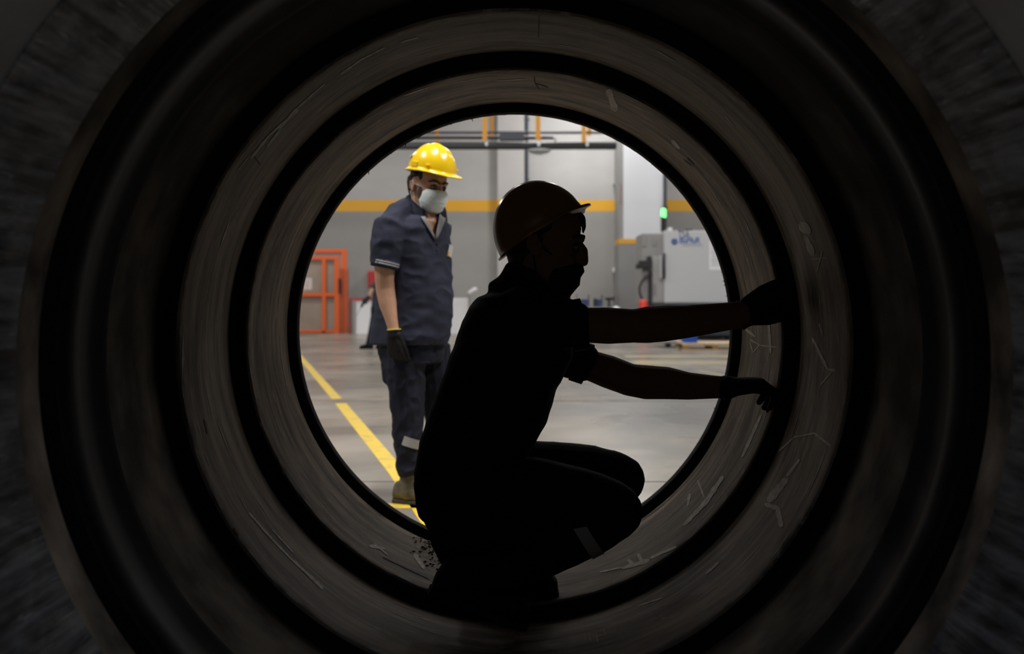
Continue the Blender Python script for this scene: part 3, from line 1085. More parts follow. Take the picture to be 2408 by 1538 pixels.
for pts, wd in (([(1476, 1315), (1492, 1331)], 9), ([(1500, 1301), (1513, 1328)], 9), ([(1462, 1336), (1490, 1328), (1527, 1317)], 10),
                ([(1410, 1345), (1462, 1334)], 5), ([(1530, 1312), (1590, 1285)], 7),
                ([(1750, 772), (1776, 792)], 6), ([(1762, 798), (1786, 811), (1771, 829), (1763, 803)], 3), ([(1786, 812), (1830, 817)], 2.5),
                ([(1622, 1160), (1617, 1190)], 6), ([(1640, 1128), (1656, 1170)], 4), ([(1608, 1235), (1660, 1180), (1700, 1120)], 10), ([(1745, 1075), (1790, 975)], 7),
                ([(1805, 720), (1812, 830)], 6), ([(1430, 210), (1448, 262)], 16), ([(1580, 330), (1598, 350)], 9),
                ([(868, 1283), (905, 1290)], 7), ([(880, 1278), (912, 1305)], 4), ([(974, 1302), (998, 1338)], 9),
                ([(1170, 190), (1240, 186)], 2), ([(950, 225), (1010, 205)], 3)):
    mark(1, pts, wd)
for pts, wd in (([(1910, 795), (1946, 868), (1964, 872)], 6), ([(1930, 905), (1962, 868)], 3), ([(1830, 1062), (1868, 1028), (1915, 1019), (1955, 1050)], 4),
                ([(1798, 1185), (1828, 1195), (1838, 1240)], 11), ([(1850, 1125), (1806, 1180)], 16), ([(1880, 1080), (1850, 1120)], 7), ([(1880, 525), (1905, 548)], 20), ([(1893, 555), (1912, 600)], 14),
                ([(1934, 590), (1920, 640)], 3), ([(1905, 610), (1945, 606)], 2.5), ([(1376, 1490), (1377, 1507)], 2), ([(1386, 1487), (1389, 1507)], 3),
                ([(1402, 1484), (1406, 1511)], 3), ([(1400, 1487), (1419, 1482)], 3), ([(1401, 1498), (1418, 1493)], 3), ([(1419, 1477), (1424, 1496)], 2),
                ([(585, 1205), (640, 1268), (700, 1330)], 5), ([(690, 1318), (760, 1385)], 7), ([(640, 1245), (690, 1300)], 3), ([(590, 372), (634, 318), (702, 258)], 6), ([(560, 400), (590, 362)], 2.5),
                ([(628, 345), (690, 262), (765, 196)], 4), ([(800, 175), (850, 140), (905, 112)], 4), ([(940, 100), (985, 88)], 4), ([(1704, 272), (1728, 300)], 3), ([(1545, 120), (1590, 146)], 3),
                ([(1500, 1425), (1560, 1405)], 3), ([(1660, 1350), (1690, 1322)], 5), ([(540, 520), (520, 575)], 3), ([(1926, 760), (1934, 790)], 5)):
    mark(2, pts, wd)
for k, pts, wd in ((1, [(1256, 178), (1258, 196), (1268, 210)], 2.5), (1, [(1258, 196), (1290, 206)], 2), (1, [(1608, 375), (1628, 392)], 2.5), (1, [(1616, 372), (1632, 388)], 2.5), (2, [(1268, 35), (1266, 90)], 2),
                   (2, [(595, 365), (612, 388)], 3), (2, [(480, 985), (488, 1020)], 3), (2, [(550, 1240), (562, 1260)], 5), (1, [(900, 1310), (1010, 1362)], 2.5)):
    mark(k, pts, wd, 'crack', 'crack')
for k, cnt in ((1, 90), (2, 120)):
    bm = nb()
    rs = random.Random(20 + k)
    p = PROF[k]
    for i in range(cnt):
        th = rs.uniform(-1.2, 4.4)
        d = rs.uniform(p[0][0] + .01, p[-1][0] - .04)
        ln = rs.uniform(.03, .26)
        sl = rs.gauss(0, .10)
        wd = rs.uniform(.0007, .0024) * (1.8 if rs.random() < .15 else 1)
        prev = None
        m_ = 9
        for q_ in range(m_):
            f_ = q_ / (m_ - 1)
            a_ = th + ln * f_
            dd = min(max(d + sl * ln * f_ + .004 * math.sin(3 * f_ + i), p[0][0] + .004), p[-1][0] - .006)
            ww = wd * math.sin(math.pi * min(.97, max(.03, f_)))
            vs = []
            for e_ in (-1, 1):
                de = dd + e_ * ww
                r_ = bore_R(de, k) - .0011
                vs.append(bm.verts.new((r_ * math.cos(a_), de, AZ + r_ * math.sin(a_))))
            if prev:
                bm.faces.new((prev[0], prev[1], vs[1], vs[0]))
            prev = vs
    fs = ob('fine_scratches', bm, M['chalk'], RINGS[k], None, True)
    fs['kind'] = 'stuff'
# swarf hairs on the far lip and crumbs on the ring floor
for px, py, dx, dy in ((945, 322, -2, 9), (930, 333, -5, 3), (975, 318, 6, 4), (990, 320, -3, 5), (868, 405, 1, 8), (1105, 270, 5, 7), (1538, 388, -6, -1), (1710, 660, -6, 1), (1713, 668, -5, 2), (1707, 640, -4, -1), (1716, 696, -5, 0), (1684, 963, -4, -3), (1120, 268, 3, 3), (1060, 280, -3, 4), (918, 350, -3, 5)):
    c = Vector(((px - CX) / F * 3.42, 3.42, CZ - (py - CY) / F * 3.42))
    rad = Vector((c.x, 0, c.z - AZ))
    c = Vector((0, 3.42, AZ)) + rad.normalized() * 0.742
    e = c + Vector((dx, 0, -dy)) / F * 3.42
    bm = nb()
    tube(bm, [(c, 0.0022), ((c + e) / 2 + Vector((0.002, -0.003, 0.002)), 0.0018), (e, 0.0008)], 6)
    ob('swarf', bm, M['swarf'], RINGS[1])
bm = nb()
rnd = random.Random(3)
for i in range(800):
    s = rnd.random()
    px = 985 + 75 * s + rnd.gauss(0, 12)
    py = 1238 + 52 * s + rnd.gauss(0, 9) + (rnd.random() ** 3) * 60
    c = on_bore(px, py, 1, 0.004)
    if c.y > 3.38 or c.y < 2.82:
        continue
    r = 0.0009 + 0.0032 * rnd.random() ** 2.5
    bmesh.ops.create_icosphere(bm, subdivisions=1, radius=r, matrix=Matrix.Translation(c) @ Matrix.Rotation(rnd.random() * 3, 4, 'X') @ Matrix.Diagonal((1.6, 1, 0.7, 1)))
cr = ob('rubber_crumbs', bm, M['swarf'])
cr['kind'] = 'stuff'
tag(cr, 'black crumbs and shavings scattered behind the crouching worker', 'shavings')


# ------------------------------------------------------------------ people
def head_bm(nose=0.112, jaw=1.0, nz=0.0, back=1.0):
    bm = nb()
    sl = [(-0.128, .052, -.005, .024), (-0.118, .082, -.018, .042), (-0.098, .092, -.036, .055), (-0.07, .093, -.06, .063), (-0.04, .091, -.08, .069), (-0.01, .087, -.093, .072),
          (0.02, .089, -.098, .075), (0.05, .088, -.098, .076), (0.08, .077, -.09, .070), (0.105, .05, -.065, .05), (0.119, .018, -.03, .024)]
    st = []
    for z, xf, xb, hw in sl:
        xb *= back
        st.append((Vector(((xf + xb) / 2, 0, z)), Vector(((xf - xb) / 2, 0, 0)), Vector((0, hw * (jaw if z < -0.05 else 1), 0)), 2.25))
    loft(bm, st, 32)
    tube(bm, [(Vector((.088, 0, .016)), .009), (Vector((nose - .015, 0, -.010 + nz)), .010), (Vector((nose - .011, 0, -.036 + nz)), .0125)], 12)      # nose
    tube(bm, [(Vector((.080, 0, .014)), .014), (Vector((nose - .030, 0, -.012 + nz)), .019), (Vector((nose - .028, 0, -.032 + nz)), .021)], 12)
    for s in (-1, 1):
        ball(bm, Vector((nose - .018, s * .013, -.041 + nz)), .010)
        tube(bm, [(Vector((.088, s * .010, .021)), .008), (Vector((.085, s * .032, .026)), .009), (Vector((.068, s * .054, .018)), .007)], 10)   # brow ridge
        ball(bm, Vector((.062, s * .045, -.032)), .022, .016, .017)                                                                        # cheekbone
        R = Matrix.Rotation(s * math.radians(22), 3, 'Z') @ Matrix.Rotation(math.radians(-12), 3, 'Y')
        ball(bm, Vector((-.016, s * .079, -.012)), .018, .007, .032, R)                                                                    # ear
        tube(bm, [(Vector((-.004, s * .078, -.034)), .005), (Vector((-.018, s * .086, .012)), .005), (Vector((-.034, s * .084, .008)), .0055), (Vector((-.032, s * .082, -.022)), .005)], 8)
    tube(bm, [(Vector((.084, -.022, -.074)), .007), (Vector((.095, 0, -.071)), .009), (Vector((.084, .022, -.074)), .007)], 10)
    tube(bm, [(Vector((.083, -.020, -.083)), .007), (Vector((.094, 0, -.084)), .009), (Vector((.083, .020, -.083)), .007)], 10)
    ball(bm, Vector((.076, 0, -.112)), .019)
    return bm


def head_matrix(origin, yaw, pitch, roll=0.0, s=1.0):
    """yaw: heading of the face measured from +X towards +Y; pitch > 0 looks down"""
    return Matrix.Translation(origin) @ Matrix.Rotation(yaw, 4, 'Z') @ Matrix.Rotation(pitch, 4, 'Y') @ Matrix.Rotation(roll, 4, 'X') @ Matrix.Diagonal((s, s, s, 1))


def face_parts(MH, root, hair_m, eyebrows=True, er=.0118):
    for s in (-1, 1):
        bm = nb()
        ball(bm, Vector((.0760, s * .0315, .002)), er)
        bm.transform(MH)
        e = ob('eye', bm, M['eye'], root, None, True)
        bm = nb()
        ball(bm, Vector((.0862, s * .0315, .001)), .003, .0060, .0060)
        bm.transform(MH)
        ob('iris', bm, M['iris'], e, 'dark iris', True)
        bm = nb()
        tube(bm, [(Vector((.0860, s * .0175, .0055)), .0035), (Vector((.0885, s * .031, .0095)), .0048), (Vector((.079, s * .046, .0045)), .0035)], 8)
        bm.transform(MH)
        ob('eyelid', bm, M['beard_lid_shade'], root, 'upper eyelid, shadow put into its dark colour', True)  # dark colour instead of skin paints the lid's shadow
        bm = nb()
        tube(bm, [(Vector((.0850, s * .0185, -.0045)), .003), (Vector((.0868, s * .031, -.0085)), .0042), (Vector((.078, s * .045, -.004)), .003)], 8)
        bm.transform(MH)
        ob('eyelid', bm, M['beard_lid_shade'], root, 'lower eyelid, shadow put into its dark colour', True)
        if eyebrows:
            bm = nb()
            tube(bm, [(Vector((.0955, s * .009, .0225)), .0045), (Vector((.0945, s * .026, .0305)), .0055), (Vector((.082, s * .047, .030)), .0045), (Vector((.070, s * .056, .022)), .003)], 8)
            bm.transform(MH)
            ob('eyebrow', bm, hair_m, root, None, True)


def mask_part(MH, root, m, top, rows, ear=True, strap_m=None):
    """rows: (z, front x, side half width, side x)"""
    bm = nb()
    N = 24
    grid = []
    n = len(rows)
    for j, (z, xf, hw, xs) in enumerate(rows):
        row = []
        for i in range(N + 1):
            t = -math.pi / 2 + math.pi * i / N
            c = math.cos(t)
            pl = 0.0022 * (1 if j % 2 else -1) * c
            x = xs + (xf - xs) * (c ** 0.8 if c > 0 else 0) + pl
            y = hw * math.sin(t)
            zz = z - 0.006 * (1 - c) * (1 if j < n / 2 else -1.6)
            row.append(bm.verts.new((x, y, zz)))
        grid.append(row)
    for a, b in zip(grid, grid[1:]):
        for i in range(N):
            bm.faces.new((a[i], a[i + 1], b[i + 1], b[i]))
    bmesh.ops.recalc_face_normals(bm, faces=bm.faces)
    bmesh.ops.solidify(bm, geom=bm.faces[:], thickness=0.002)
    bm.transform(MH)
    mk = ob('face_mask', bm, m, root, None, True)
    if ear:
        for s in (-1, 1):
            for z0, z1 in ((rows[0][0] - .004, .012), (rows[-1][0] + .018, -.04)):
                bm = nb()
                tube(bm, [(Vector((rows[0][3] + .006, s * (rows[0][2] + .001), z0)), .0022), (Vector((.0, s * .083, (z0 + z1) / 2)), .0022), (Vector((-.014, s * .089, z1)), .0022)], 8)
                bm.transform(MH)
                ob('ear_loop', bm, strap_m or m, mk, 'thin ear loop', True)
    return mk


def helmet_part(MH, root, m, a=0.135, b=0.113, h=0.148, brim=0.03, band=None, label=None, ridge=0.005, slots=True, rimw=0.007, arch=0.0, lift=0.0):
    bm = nb()
    NT, NE = 96, 22
    rows = []
    for j in range(NE + 1):
        e = (math.pi / 2) * j / NE
        row = []
        for i in range(NT):
            t = 2 * math.pi * i / NT
            ce, se = math.cos(e), math.sin(e)
            x, y, z = a * ce * math.cos(t), b * ce * math.sin(t), h * se + arch * (1 - se) * math.sin(t) ** 2
            if ridge and se > 0.45:                 # raised ribs over the crown
                rr = 0.0
                for y0, wd in ((0, .012), (-.04, .008), (.04, .008)):
                    rr = max(rr, math.exp(-((y - y0) / wd) ** 2) * (1 if y0 == 0 else 0.7))
                z += ridge * rr * min(1, (se - 0.45) / 0.25) * min(1, max(0, (x + a * .9) / .05))
            row.append(bm.verts.new((x, y, z)))
        rows.append(row)
    # rim and brim
    rim = []
    for k in range(1, 5):
        row = []
        for i in range(NT):
            t = 2 * math.pi * i / NT
            c = math.cos(t)
            fr = max(0.0, (c - 0.1) / 0.9) ** 1.2
            out = rimw + brim * fr + 0.006 * max(0, -c)
            drop = -0.010 - 0.012 * fr * fr + 0.006 * max(0.0, -c) + 0.010 * fr
            s = (0.4, 1.0, 1.0, 0.3)[k - 1]
            drop += lift * fr
            zz = (0.35 * drop, drop, drop - 0.005, drop - 0.005)[k - 1] + arch * math.sin(t) ** 2
            row.append(bm.verts.new(((a + out * s) * math.cos(t), (b + out * s) * math.sin(t), zz)))
        rim.append(row)
    inner = []
    for j in range(NE, -1, -1):
        pass
    allrows = list(reversed(rows)) + rim
    for r0, r1 in zip(allrows, allrows[1:]):
        for i in range(NT):
            bm.faces.new((r0[i], r0[(i + 1) % NT], r1[(i + 1) % NT], r1[i]))
    # inside of the shell
    ins = []
    for j in range(0, NE + 1, 2):
        e = (math.pi / 2) * j / NE
        ins.append([bm.verts.new(((a - .003) * math.cos(e) * math.cos(2 * math.pi * i / NT), (b - .003) * math.cos(e) * math.sin(2 * math.pi * i / NT), (h - .003) * math.sin(e) + (arch * math.sin(2 * math.pi * i / NT) ** 2 - .006) * (1 - math.sin(e)))) for i in range(NT)])
    chain = [rim[-1]] + ins
    for r0, r1 in zip(chain, chain[1:]):
        for i in range(NT):
            bm.faces.new((r0[i], r0[(i + 1) % NT], r1[(i + 1) % NT], r1[i]))
    bmesh.ops.remove_doubles(bm, verts=bm.verts, dist=1e-5)
    bm.transform(MH)
    hm = ob('hard_hat', bm, m, root, label, True)
    if slots:
        for s in (-1, 1):
            bm = nb()
            box(bm, -.022, .022, s * (b - .004) - .006, s * (b - .004) + .006, .012, .040, 0.004)
            bm.transform(MH)
            ob('side_slot', bm, m, hm, 'raised side slot')
            bm = nb()
            box(bm, .050, .085, s * (b * .80) - .006, s * (b * .80) + .006, .022, .032, 0.003)
            bm.transform(MH)
            ob('slot_bar', bm, m, hm)
    if band:
        bm = nb()
        pts = []
        for i in range(13):
            t = math.pi * (0.55 + 0.9 * i / 12)
            pts.append((Vector(((a - .022) * math.cos(t), (b - .022) * math.sin(t), -.012 - .022 * max(0, -math.cos(t)))), .007))
        tube(bm, pts, 8)
        bm.transform(MH)
        ob('headband', bm, band, hm, 'dark headband under the shell', True)
    return hm


def hand_bm(bm, wrist, fwd, pal, side, s=1.0, curl=(25, 25, 20), spread=0.06, thumb=(0.9, 0.45, 0.1), cuff=0.0, fat=1.0):
    """wrist centre; fwd along the palm; pal = direction the palm faces; side = direction of the thumb."""
    fwd, pal, side = fwd.normalized(), pal.normalized(), side.normalized()
    L_ = 0.092 * s
    st = []
    if cuff:
        st.append((wrist - fwd * cuff, side * .033 * s * fat, pal * .029 * s * fat, 2))
    for t, hw, th in ((0, .029, .022), (.25, .034, .021), (.55, .041, .019), (.85, .042, .016), (1.0, .038, .013)):
        st.append((wrist + fwd * L_ * t, side * hw * s, pal * th * s * fat, 2.6))
    loft(bm, st, 20)
    for k, (off, ln) in enumerate(((.031, .074), (.0105, .084), (-.0105, .078), (-.031, .062))):
        p = wrist + fwd * (L_ * (0.93 if k in (0, 3) else 0.97)) + side * off * s
        d = (fwd + side * (off * spread / .03)).normalized()
        pts = [(p - d * .02 * s, .0105 * s * fat)]
        ang = 0
        r = .0103 * s * fat
        for q, (fr, c) in enumerate(zip((.42, .32, .26), curl)):
            ang += math.radians(c + (4 * k if q == 0 else 0))
            dd = (d * math.cos(ang) + pal * math.sin(ang)).normalized()
            pts.append((p, r))
            p = p + dd * ln * fr * s
            r *= 0.93
        pts.append((p, r * .85))
        tube(bm, pts, 10)
    a, b, c = thumb
    p = wrist + fwd * L_ * .22 + side * .026 * s
    d1 = (fwd * a + side * b + pal * c).normalized()
    p2 = p + d1 * .042 * s
    d2 = (fwd * (a + .3) + side * (b * .4) + pal * (c + .25)).normalized()
    p3 = p2 + d2 * .032 * s
    p4 = p3 + d2 * .022 * s
    tube(bm, [(p - d1 * .01 * s, .016 * s * fat), (p2, .0125 * s * fat), (p3, .0115 * s * fat), (p4, .009 * s * fat)], 12)


def T(bm, lst, **k):
    tube(bm, lst, **k)


from mathutils.bvhtree import BVHTree


def surf(o):
    off = wloc(o)
    t = BVHTree.FromPolygons([v.co + off for v in o.data.vertices], [tuple(p.vertices) for p in o.data.polygons])

    def hit(px, py, lift=0.003):
        d = (P(px, py, 1.0) - Vector((0, 0, CZ))).normalized()
        loc, nrm, i, dist = t.ray_cast(Vector((0, 0, CZ)), d)
        if loc is None:
            loc, nrm, i, dist = t.find_nearest(P(px, py, 4.9))
        return loc + nrm * lift, nrm
    return hit


# ---- the standing worker -------------------------------------------------
D0 = 4.96
yaw_b = math.radians(-30)                       # torso heading: towards the right and the camera
fwd_b = Vector((math.cos(yaw_b), math.sin(yaw_b), 0))
sid_b = Vector((-fwd_b.y * -1, 0, 0))
right_b = Vector((fwd_b.y, -fwd_b.x, 0))        # his right hand side
man = empty('person', (wx(975, D0), D0, 0), 'standing worker in yellow hard hat, white face mask and navy polo shirt, looking down', 'person')
px2m = D0 / F


def torso_st(lst, d, grow=0.0):
    st = []
    for y, xl, xr, a in lst:
        w_ = (xr - xl) / 2 * d / F
        b_ = math.sqrt(max(0.0009, w_ * w_ - (a * right_b.x) ** 2)) / abs(fwd_b.x)
        c = P((xl + xr) / 2, y, d)
        st.append((c, right_b * (a + grow), fwd_b * (b_ + grow), 2.15))
    return st


TORSO = [(511, 935, 1040, .12), (521, 915, 1050, .16), (540, 903, 1054, .185), (575, 899, 1057, .187), (620, 897, 1059, .18), (660, 893, 1062, .176),
         (700, 887, 1064, .175), (745, 880, 1062, .176), (785, 873, 1057, .182), (808, 871, 1051, .184)]
dR, dL = D0 - 0.155, D0 + 0.17
R_ARM = [(P(917, 535, dR), .070), (P(909, 575, dR - .01), .064), (P(905, 625, dR - .015), .052), (P(904, 658, dR - .015), .047), (P(906, 680, dR - .01), .047), (P(912, 715, dR - .02), .043), (P(920, 750, dR - .035), .035), (P(927, 782, dR - .045), .030)]
L_ARM = [(P(1025, 540, dL), .068), (P(1018, 580, dL + .02), .060), (P(1010, 640, dL + .03), .046), (P(1012, 700, dL), .042), (P(1018, 775, dL - .03), .030)]
NECK = [(P(985, 505, D0), .066), (P(997, 470, D0 - .01), .062), (P(1003, 445, D0 - .01), .06)]
dl1, dl2 = D0 - .07, D0 + .1
R_LEG = [(P(950, 815, dl1), .100), (P(953, 870, dl1), .098), (P(957, 930, dl1), .086), (P(958, 990, dl1), .076), (P(959, 1040, dl1), .072), (P(962, 1085, dl1), .066), (P(966, 1115, dl1), .054), (P(968, 1140, dl1), .05)]
L_LEG = [(P(1012, 815, dl2), .098), (P(1020, 880, dl2), .09), (P(1032, 960, dl2), .078), (P(1040, 1040, dl2), .07), (P(1046, 1105, dl2), .055), (P(1048, 1130, dl2), .05)]
MHs = head_matrix(P(1007, 437, D0 - .02), math.radians(-46), math.radians(13), math.radians(-3), 1.03)

body = head_bm()
body.transform(MHs)
T(body, NECK)
loft(body, torso_st([(y, xl + 10, xr - 10, a - .02) for y, xl, xr, a in TORSO], D0), 28)
T(body, [(p, r - .014 if i < 2 else min(r, .031) if i == 6 else .025 if i == 7 else r) for i, (p, r) in enumerate(R_ARM)])
T(body, [(p, r - .014 if i < 2 else r) for i, (p, r) in enumerate(L_ARM)])
loft(body, torso_st([(795, 905, 1028, .13), (835, 908, 1022, .13)], D0), 24)
T(body, [(p, r - .014) for p, r in R_LEG])
T(body, [(p, r - .014) for p, r in L_LEG])
# skin in the open collar, down to the bottom of the placket
T(body, [(P(1002, 505, D0 - .03), .050), (P(1014, 524, D0 - .068), .026)], seg=14)
hand_bm(body, R_ARM[-1][0], Vector((.10, .0, -1)), Vector((.50, .86, 0)), fwd_b, 1.06, (32, 38, 30), fat=.6, thumb=(.95, .3, .25))
hand_bm(body, L_ARM[-1][0], Vector((.05, .0, -1)), Vector((-.5, -.86, 0)), fwd_b, 1.06, (32, 38, 30), fat=.6, thumb=(.95, .3, .25))
for leg in (R_LEG, L_LEG):
    a = leg[-1][0]
    T(body, [(Vector((a.x, a.y, .06)), .028), (Vector((a.x, a.y, .09)), .03), (a, .034)])
    T(body, [(Vector((a.x, a.y, .055)), .026), (Vector((a.x + .10 * fwd_b.x, a.y + .10 * fwd_b.y, .045)), .02)])
remesh('body', body, 0.0042, M['skin'], man, 'bare face, neck and forearms', 2, decimate=0.5)
face_parts(MHs, man, M['hair'])

shirt = nb()
loft(shirt, torso_st(TORSO, D0), 32)
T(shirt, [(P(930, 528, dR + .05), .068)] + [(p, r + (.010, .014, .016)[0 if r > .069 else 1 if r > .06 else 2]) for p, r in R_ARM[:3]] + [], round_ends=False)
T(shirt, [(P(1008, 526, dL - .05), .07)] + [(p, r + .014) for p, r in L_ARM[:3]], round_ends=False)
T(shirt, [(P(972, 515, D0 + .03), .085), (P(975, 496, D0 + .03), .072)])
T(shirt, [(P(962, 490, D0 - .0), .060), (P(937, 507, D0 - .09), .066), (P(916, 540, dR), .075)])
T(shirt, [(P(1020, 497, D0 + .08), .062), (P(1022, 520, dL - .02), .068)])
sh_o = remesh('polo_shirt', shirt, 0.006, M['navy'], man, 'navy polo shirt', 5, fold=0.0055, fold_dir=(8.0, 5.0, 11.0))
# sleeve cuffs with pale stripes
for arm, s in ((R_ARM, 1), (L_ARM, 1)):
    p, r = arm[2]
    ax = ((arm[3][0] - arm[1][0]).normalized() + Vector((-.16, 0, 0))).normalized()
    p = p - ax * .022
    bm = nb()
    T(bm, [(p - ax * .006, r + .0175), (p + ax * .034, r + .017)], seg=28, round_ends=False)
    cf = ob('cuff', bm, M['navy'], sh_o, 'ribbed navy cuff', True)
    for o_ in (.000, .011):
        bm = nb()
        T(bm, [(p + ax * (o_ + .002), r + .0187), (p + ax * (o_ + .009), r + .0187)], seg=28, round_ends=False)
        ob('stripe', bm, M['grey_trim'], sh_o, 'pale stripe on the cuff', True)
# collar: two leaves and grey placket edges


def ribbon(name, pts, width, nrm, m, parent, thick=.005, label=None):
    bm = nb()
    prev = None
    n = len(pts)
    for i, p in enumerate(pts):
        t = (pts[min(i + 1, n - 1)] - pts[max(i - 1, 0)]).normalized()
        nn = nrm[i] if isinstance(nrm, list) else nrm
        sd_ = t.cross(nn).normalized()
        ww = width[i] if isinstance(width, (list, tuple)) else width
        q = [bm.verts.new(p + sd_ * ww / 2 * a + nn * thick / 2 * b) for a, b in ((-1, -1), (1, -1), (1, 1), (-1, 1))]
        if prev:
            for k in range(4):
                bm.faces.new((prev[k], prev[(k + 1) % 4], q[(k + 1) % 4], q[k]))
        else:
            bm.faces.new(q)
        prev = q
    bm.faces.new(prev)
    return ob(name, bm, m, parent, label, True)


nC = P(990, 490, D0)
bm = nb()
N = 40
rows = [[], [], [], []]
for i in range(N + 1):
    t = math.radians(50) + math.radians(260) * i / N          # around the back, open at the front
    dirv = fwd_b * math.cos(t) - right_b * math.sin(t)
    fr = (1 + math.cos(t)) / 2
    base = nC + Vector((0.0, 0, 0)) + fwd_b * .012
    top = base + dirv * .068 + Vector((0, 0, .075 - .105 * fr))
    mid = base + dirv * .083 + Vector((0, 0, .068 - .105 * fr))
    low = base + dirv * (.104 + .016 * fr) + Vector((0, 0, .016 - .105 * fr))
    inn = base + dirv * .066 + Vector((0, 0, .03 - .11 * fr))
    for k, v in enumerate((inn, top, mid, low)):
        rows[k].append(bm.verts.new(v))
for r0, r1 in zip(rows, rows[1:]):
    for i in range(N):
        bm.faces.new((r0[i], r0[i + 1], r1[i + 1], r1[i]))
bmesh.ops.recalc_face_normals(bm, faces=bm.faces)
bmesh.ops.solidify(bm, geom=bm.faces[:], thickness=.005)
ob('collar', bm, M['navy'], sh_o, 'turned-down navy collar', True)
hit = surf(sh_o)


def patch(name, outline, m, parent, label=None, lift=.003, thick=.003, sub=6):
    """a flat cloth piece laid on the shirt: triangle fan strips between two edge polylines"""
    ea, eb = outline
    bm = nb()
    prev = None
    for i in range(sub + 1):
        t = i / sub
        xa_, ya_ = ea[0][0] + (ea[1][0] - ea[0][0]) * t, ea[0][1] + (ea[1][1] - ea[0][1]) * t
        xb_, yb_ = eb[0][0] + (eb[1][0] - eb[0][0]) * t, eb[0][1] + (eb[1][1] - eb[0][1]) * t
        q = [bm.verts.new(hit(xa_ + (xb_ - xa_) * f, ya_ + (yb_ - ya_) * f, lift)[0]) for f in (0, .33, .66, 1)]
        if prev:
            for k in range(3):
                bm.faces.new((prev[k], prev[k + 1], q[k + 1], q[k]))
        prev = q
    bmesh.ops.recalc_face_normals(bm, faces=bm.faces)
    bmesh.ops.solidify(bm, geom=bm.faces[:], thickness=thick)
    return ob(name, bm, m, parent, label, True)




def inside_poly(x, y, pts):
    c = False
    for (x0, y0), (x1, y1) in zip(pts, pts[1:] + pts[:1]):
        if (y0 > y) != (y1 > y) and x < (x1 - x0) * (y - y0) / (y1 - y0) + x0:
            c = not c
    return c


def open_throat():
    bm = bmesh.new()
    bm.from_mesh(sh_o.data)
    off = wloc(sh_o)
    kill = []
    for f in bm.faces:
        c = f.calc_center_median() + off
        if c.y < D0 + .02:
            px, py = CX + c.x * F / c.y, CY - (c.z - CZ) * F / c.y
            if inside_poly(px, py, [(990, 490), (1038, 490), (1034, 515), (1023, 560), (998, 515)]):
                kill.append(f)
    bmesh.ops.delete(bm, geom=kill, context='FACES')
    bm.to_mesh(sh_o.data)
    bm.free()


patch('placket', [[(989, 512), (1019, 562)], [(999, 512), (1023, 562)]], M['placket'], sh_o, 'grey placket edge', .006)
patch('placket', [[(1032, 500), (1020, 564)], [(1045, 516), (1026, 560)]], M['placket'], sh_o, 'grey placket edge', .0115)
for py in (574, 588):
    bm = nb()
    ball(bm, hit(1027, py, .002)[0], .005)
    ob('button', bm, M['black'], sh_o, 'dark button', True)
open_throat()
# badge on the left breast
bc = hit(1056, 590, .006)[0]
bm = nb()
box(bm, -.018, .018, -.003, .003, -.03, .03, .002)
bm.transform(Matrix.Translation(bc) @ Matrix.Rotation(math.radians(62), 4, 'Z') @ Matrix.Rotation(math.radians(18), 4, 'Y'))
ob('badge', bm, M['badge'], sh_o, 'white badge with a yellow edge')
bm = nb()
box(bm, -.019, -.010, -.005, .004, -.033, -.012, .001)
bm.transform(Matrix.Translation(bc) @ Matrix.Rotation(math.radians(62), 4, 'Z') @ Matrix.Rotation(math.radians(18), 4, 'Y'))
ob('badge_edge', bm, M['stripe'], sh_o, 'yellow badge edge')

tr = nb()
loft(tr, torso_st([(788, 892, 1038, .15), (830, 893, 1042, .158), (850, 900, 1040, .155)], D0), 28)
T(tr, [(p, max(r, .060)) for p, r in R_LEG[:-1]], round_ends=False)
T(tr, [(p, max(r, .060)) for p, r in L_LEG[:-1]], round_ends=False)
for lg in (R_LEG, L_LEG):
    for kk in (0, 1):
        c_ = lg[-2][0] + Vector((.004, 0, .03 + .045 * kk))
        T(tr, [(c_ - Vector((0, 0, .012)), .061), (c_, .066), (c_ + Vector((0, 0, .012)), .061)], round_ends=False)
T(tr, [(P(912, 850, dl1), .03), (P(916, 890, dl1), .03)])
tr_o = remesh('trousers', tr, 0.006, M['navy_t'], man, 'navy work trousers', 4, fold=0.007, fold_dir=(12.0, 12.0, 10.0))
bm = nb()
p, r = R_LEG[4]
ax = Vector((.10, -.03, -1)).normalized()
tube(bm, [(p + Vector((.0, 0, .035)), r + .007), (p + Vector((.0, 0, .035)) + ax * .045, r + .007)], 40, False)
bm.transform(Matrix.Translation(p) @ Matrix.Rotation(math.radians(24), 4, 'Y') @ Matrix.Translation(-p))
bmesh.ops.delete(bm, geom=[v for v in bm.verts if v.co.x < p.x - .025], context='VERTS')
ob('reflective_strip', bm, M['reflect'], tr_o, 'grey reflective strip on the lower leg', True)
bm = nb()
box(bm, -.052, .052, -.006, .006, -.004, .004, .002)
bm.transform(Matrix.Translation(surf(tr_o)(985, 853, .002)[0]) @ Matrix.Rotation(math.radians(-2), 4, 'Y'))
ob('pocket_flap', bm, M['navy_t'], tr_o, 'thigh pocket seam')


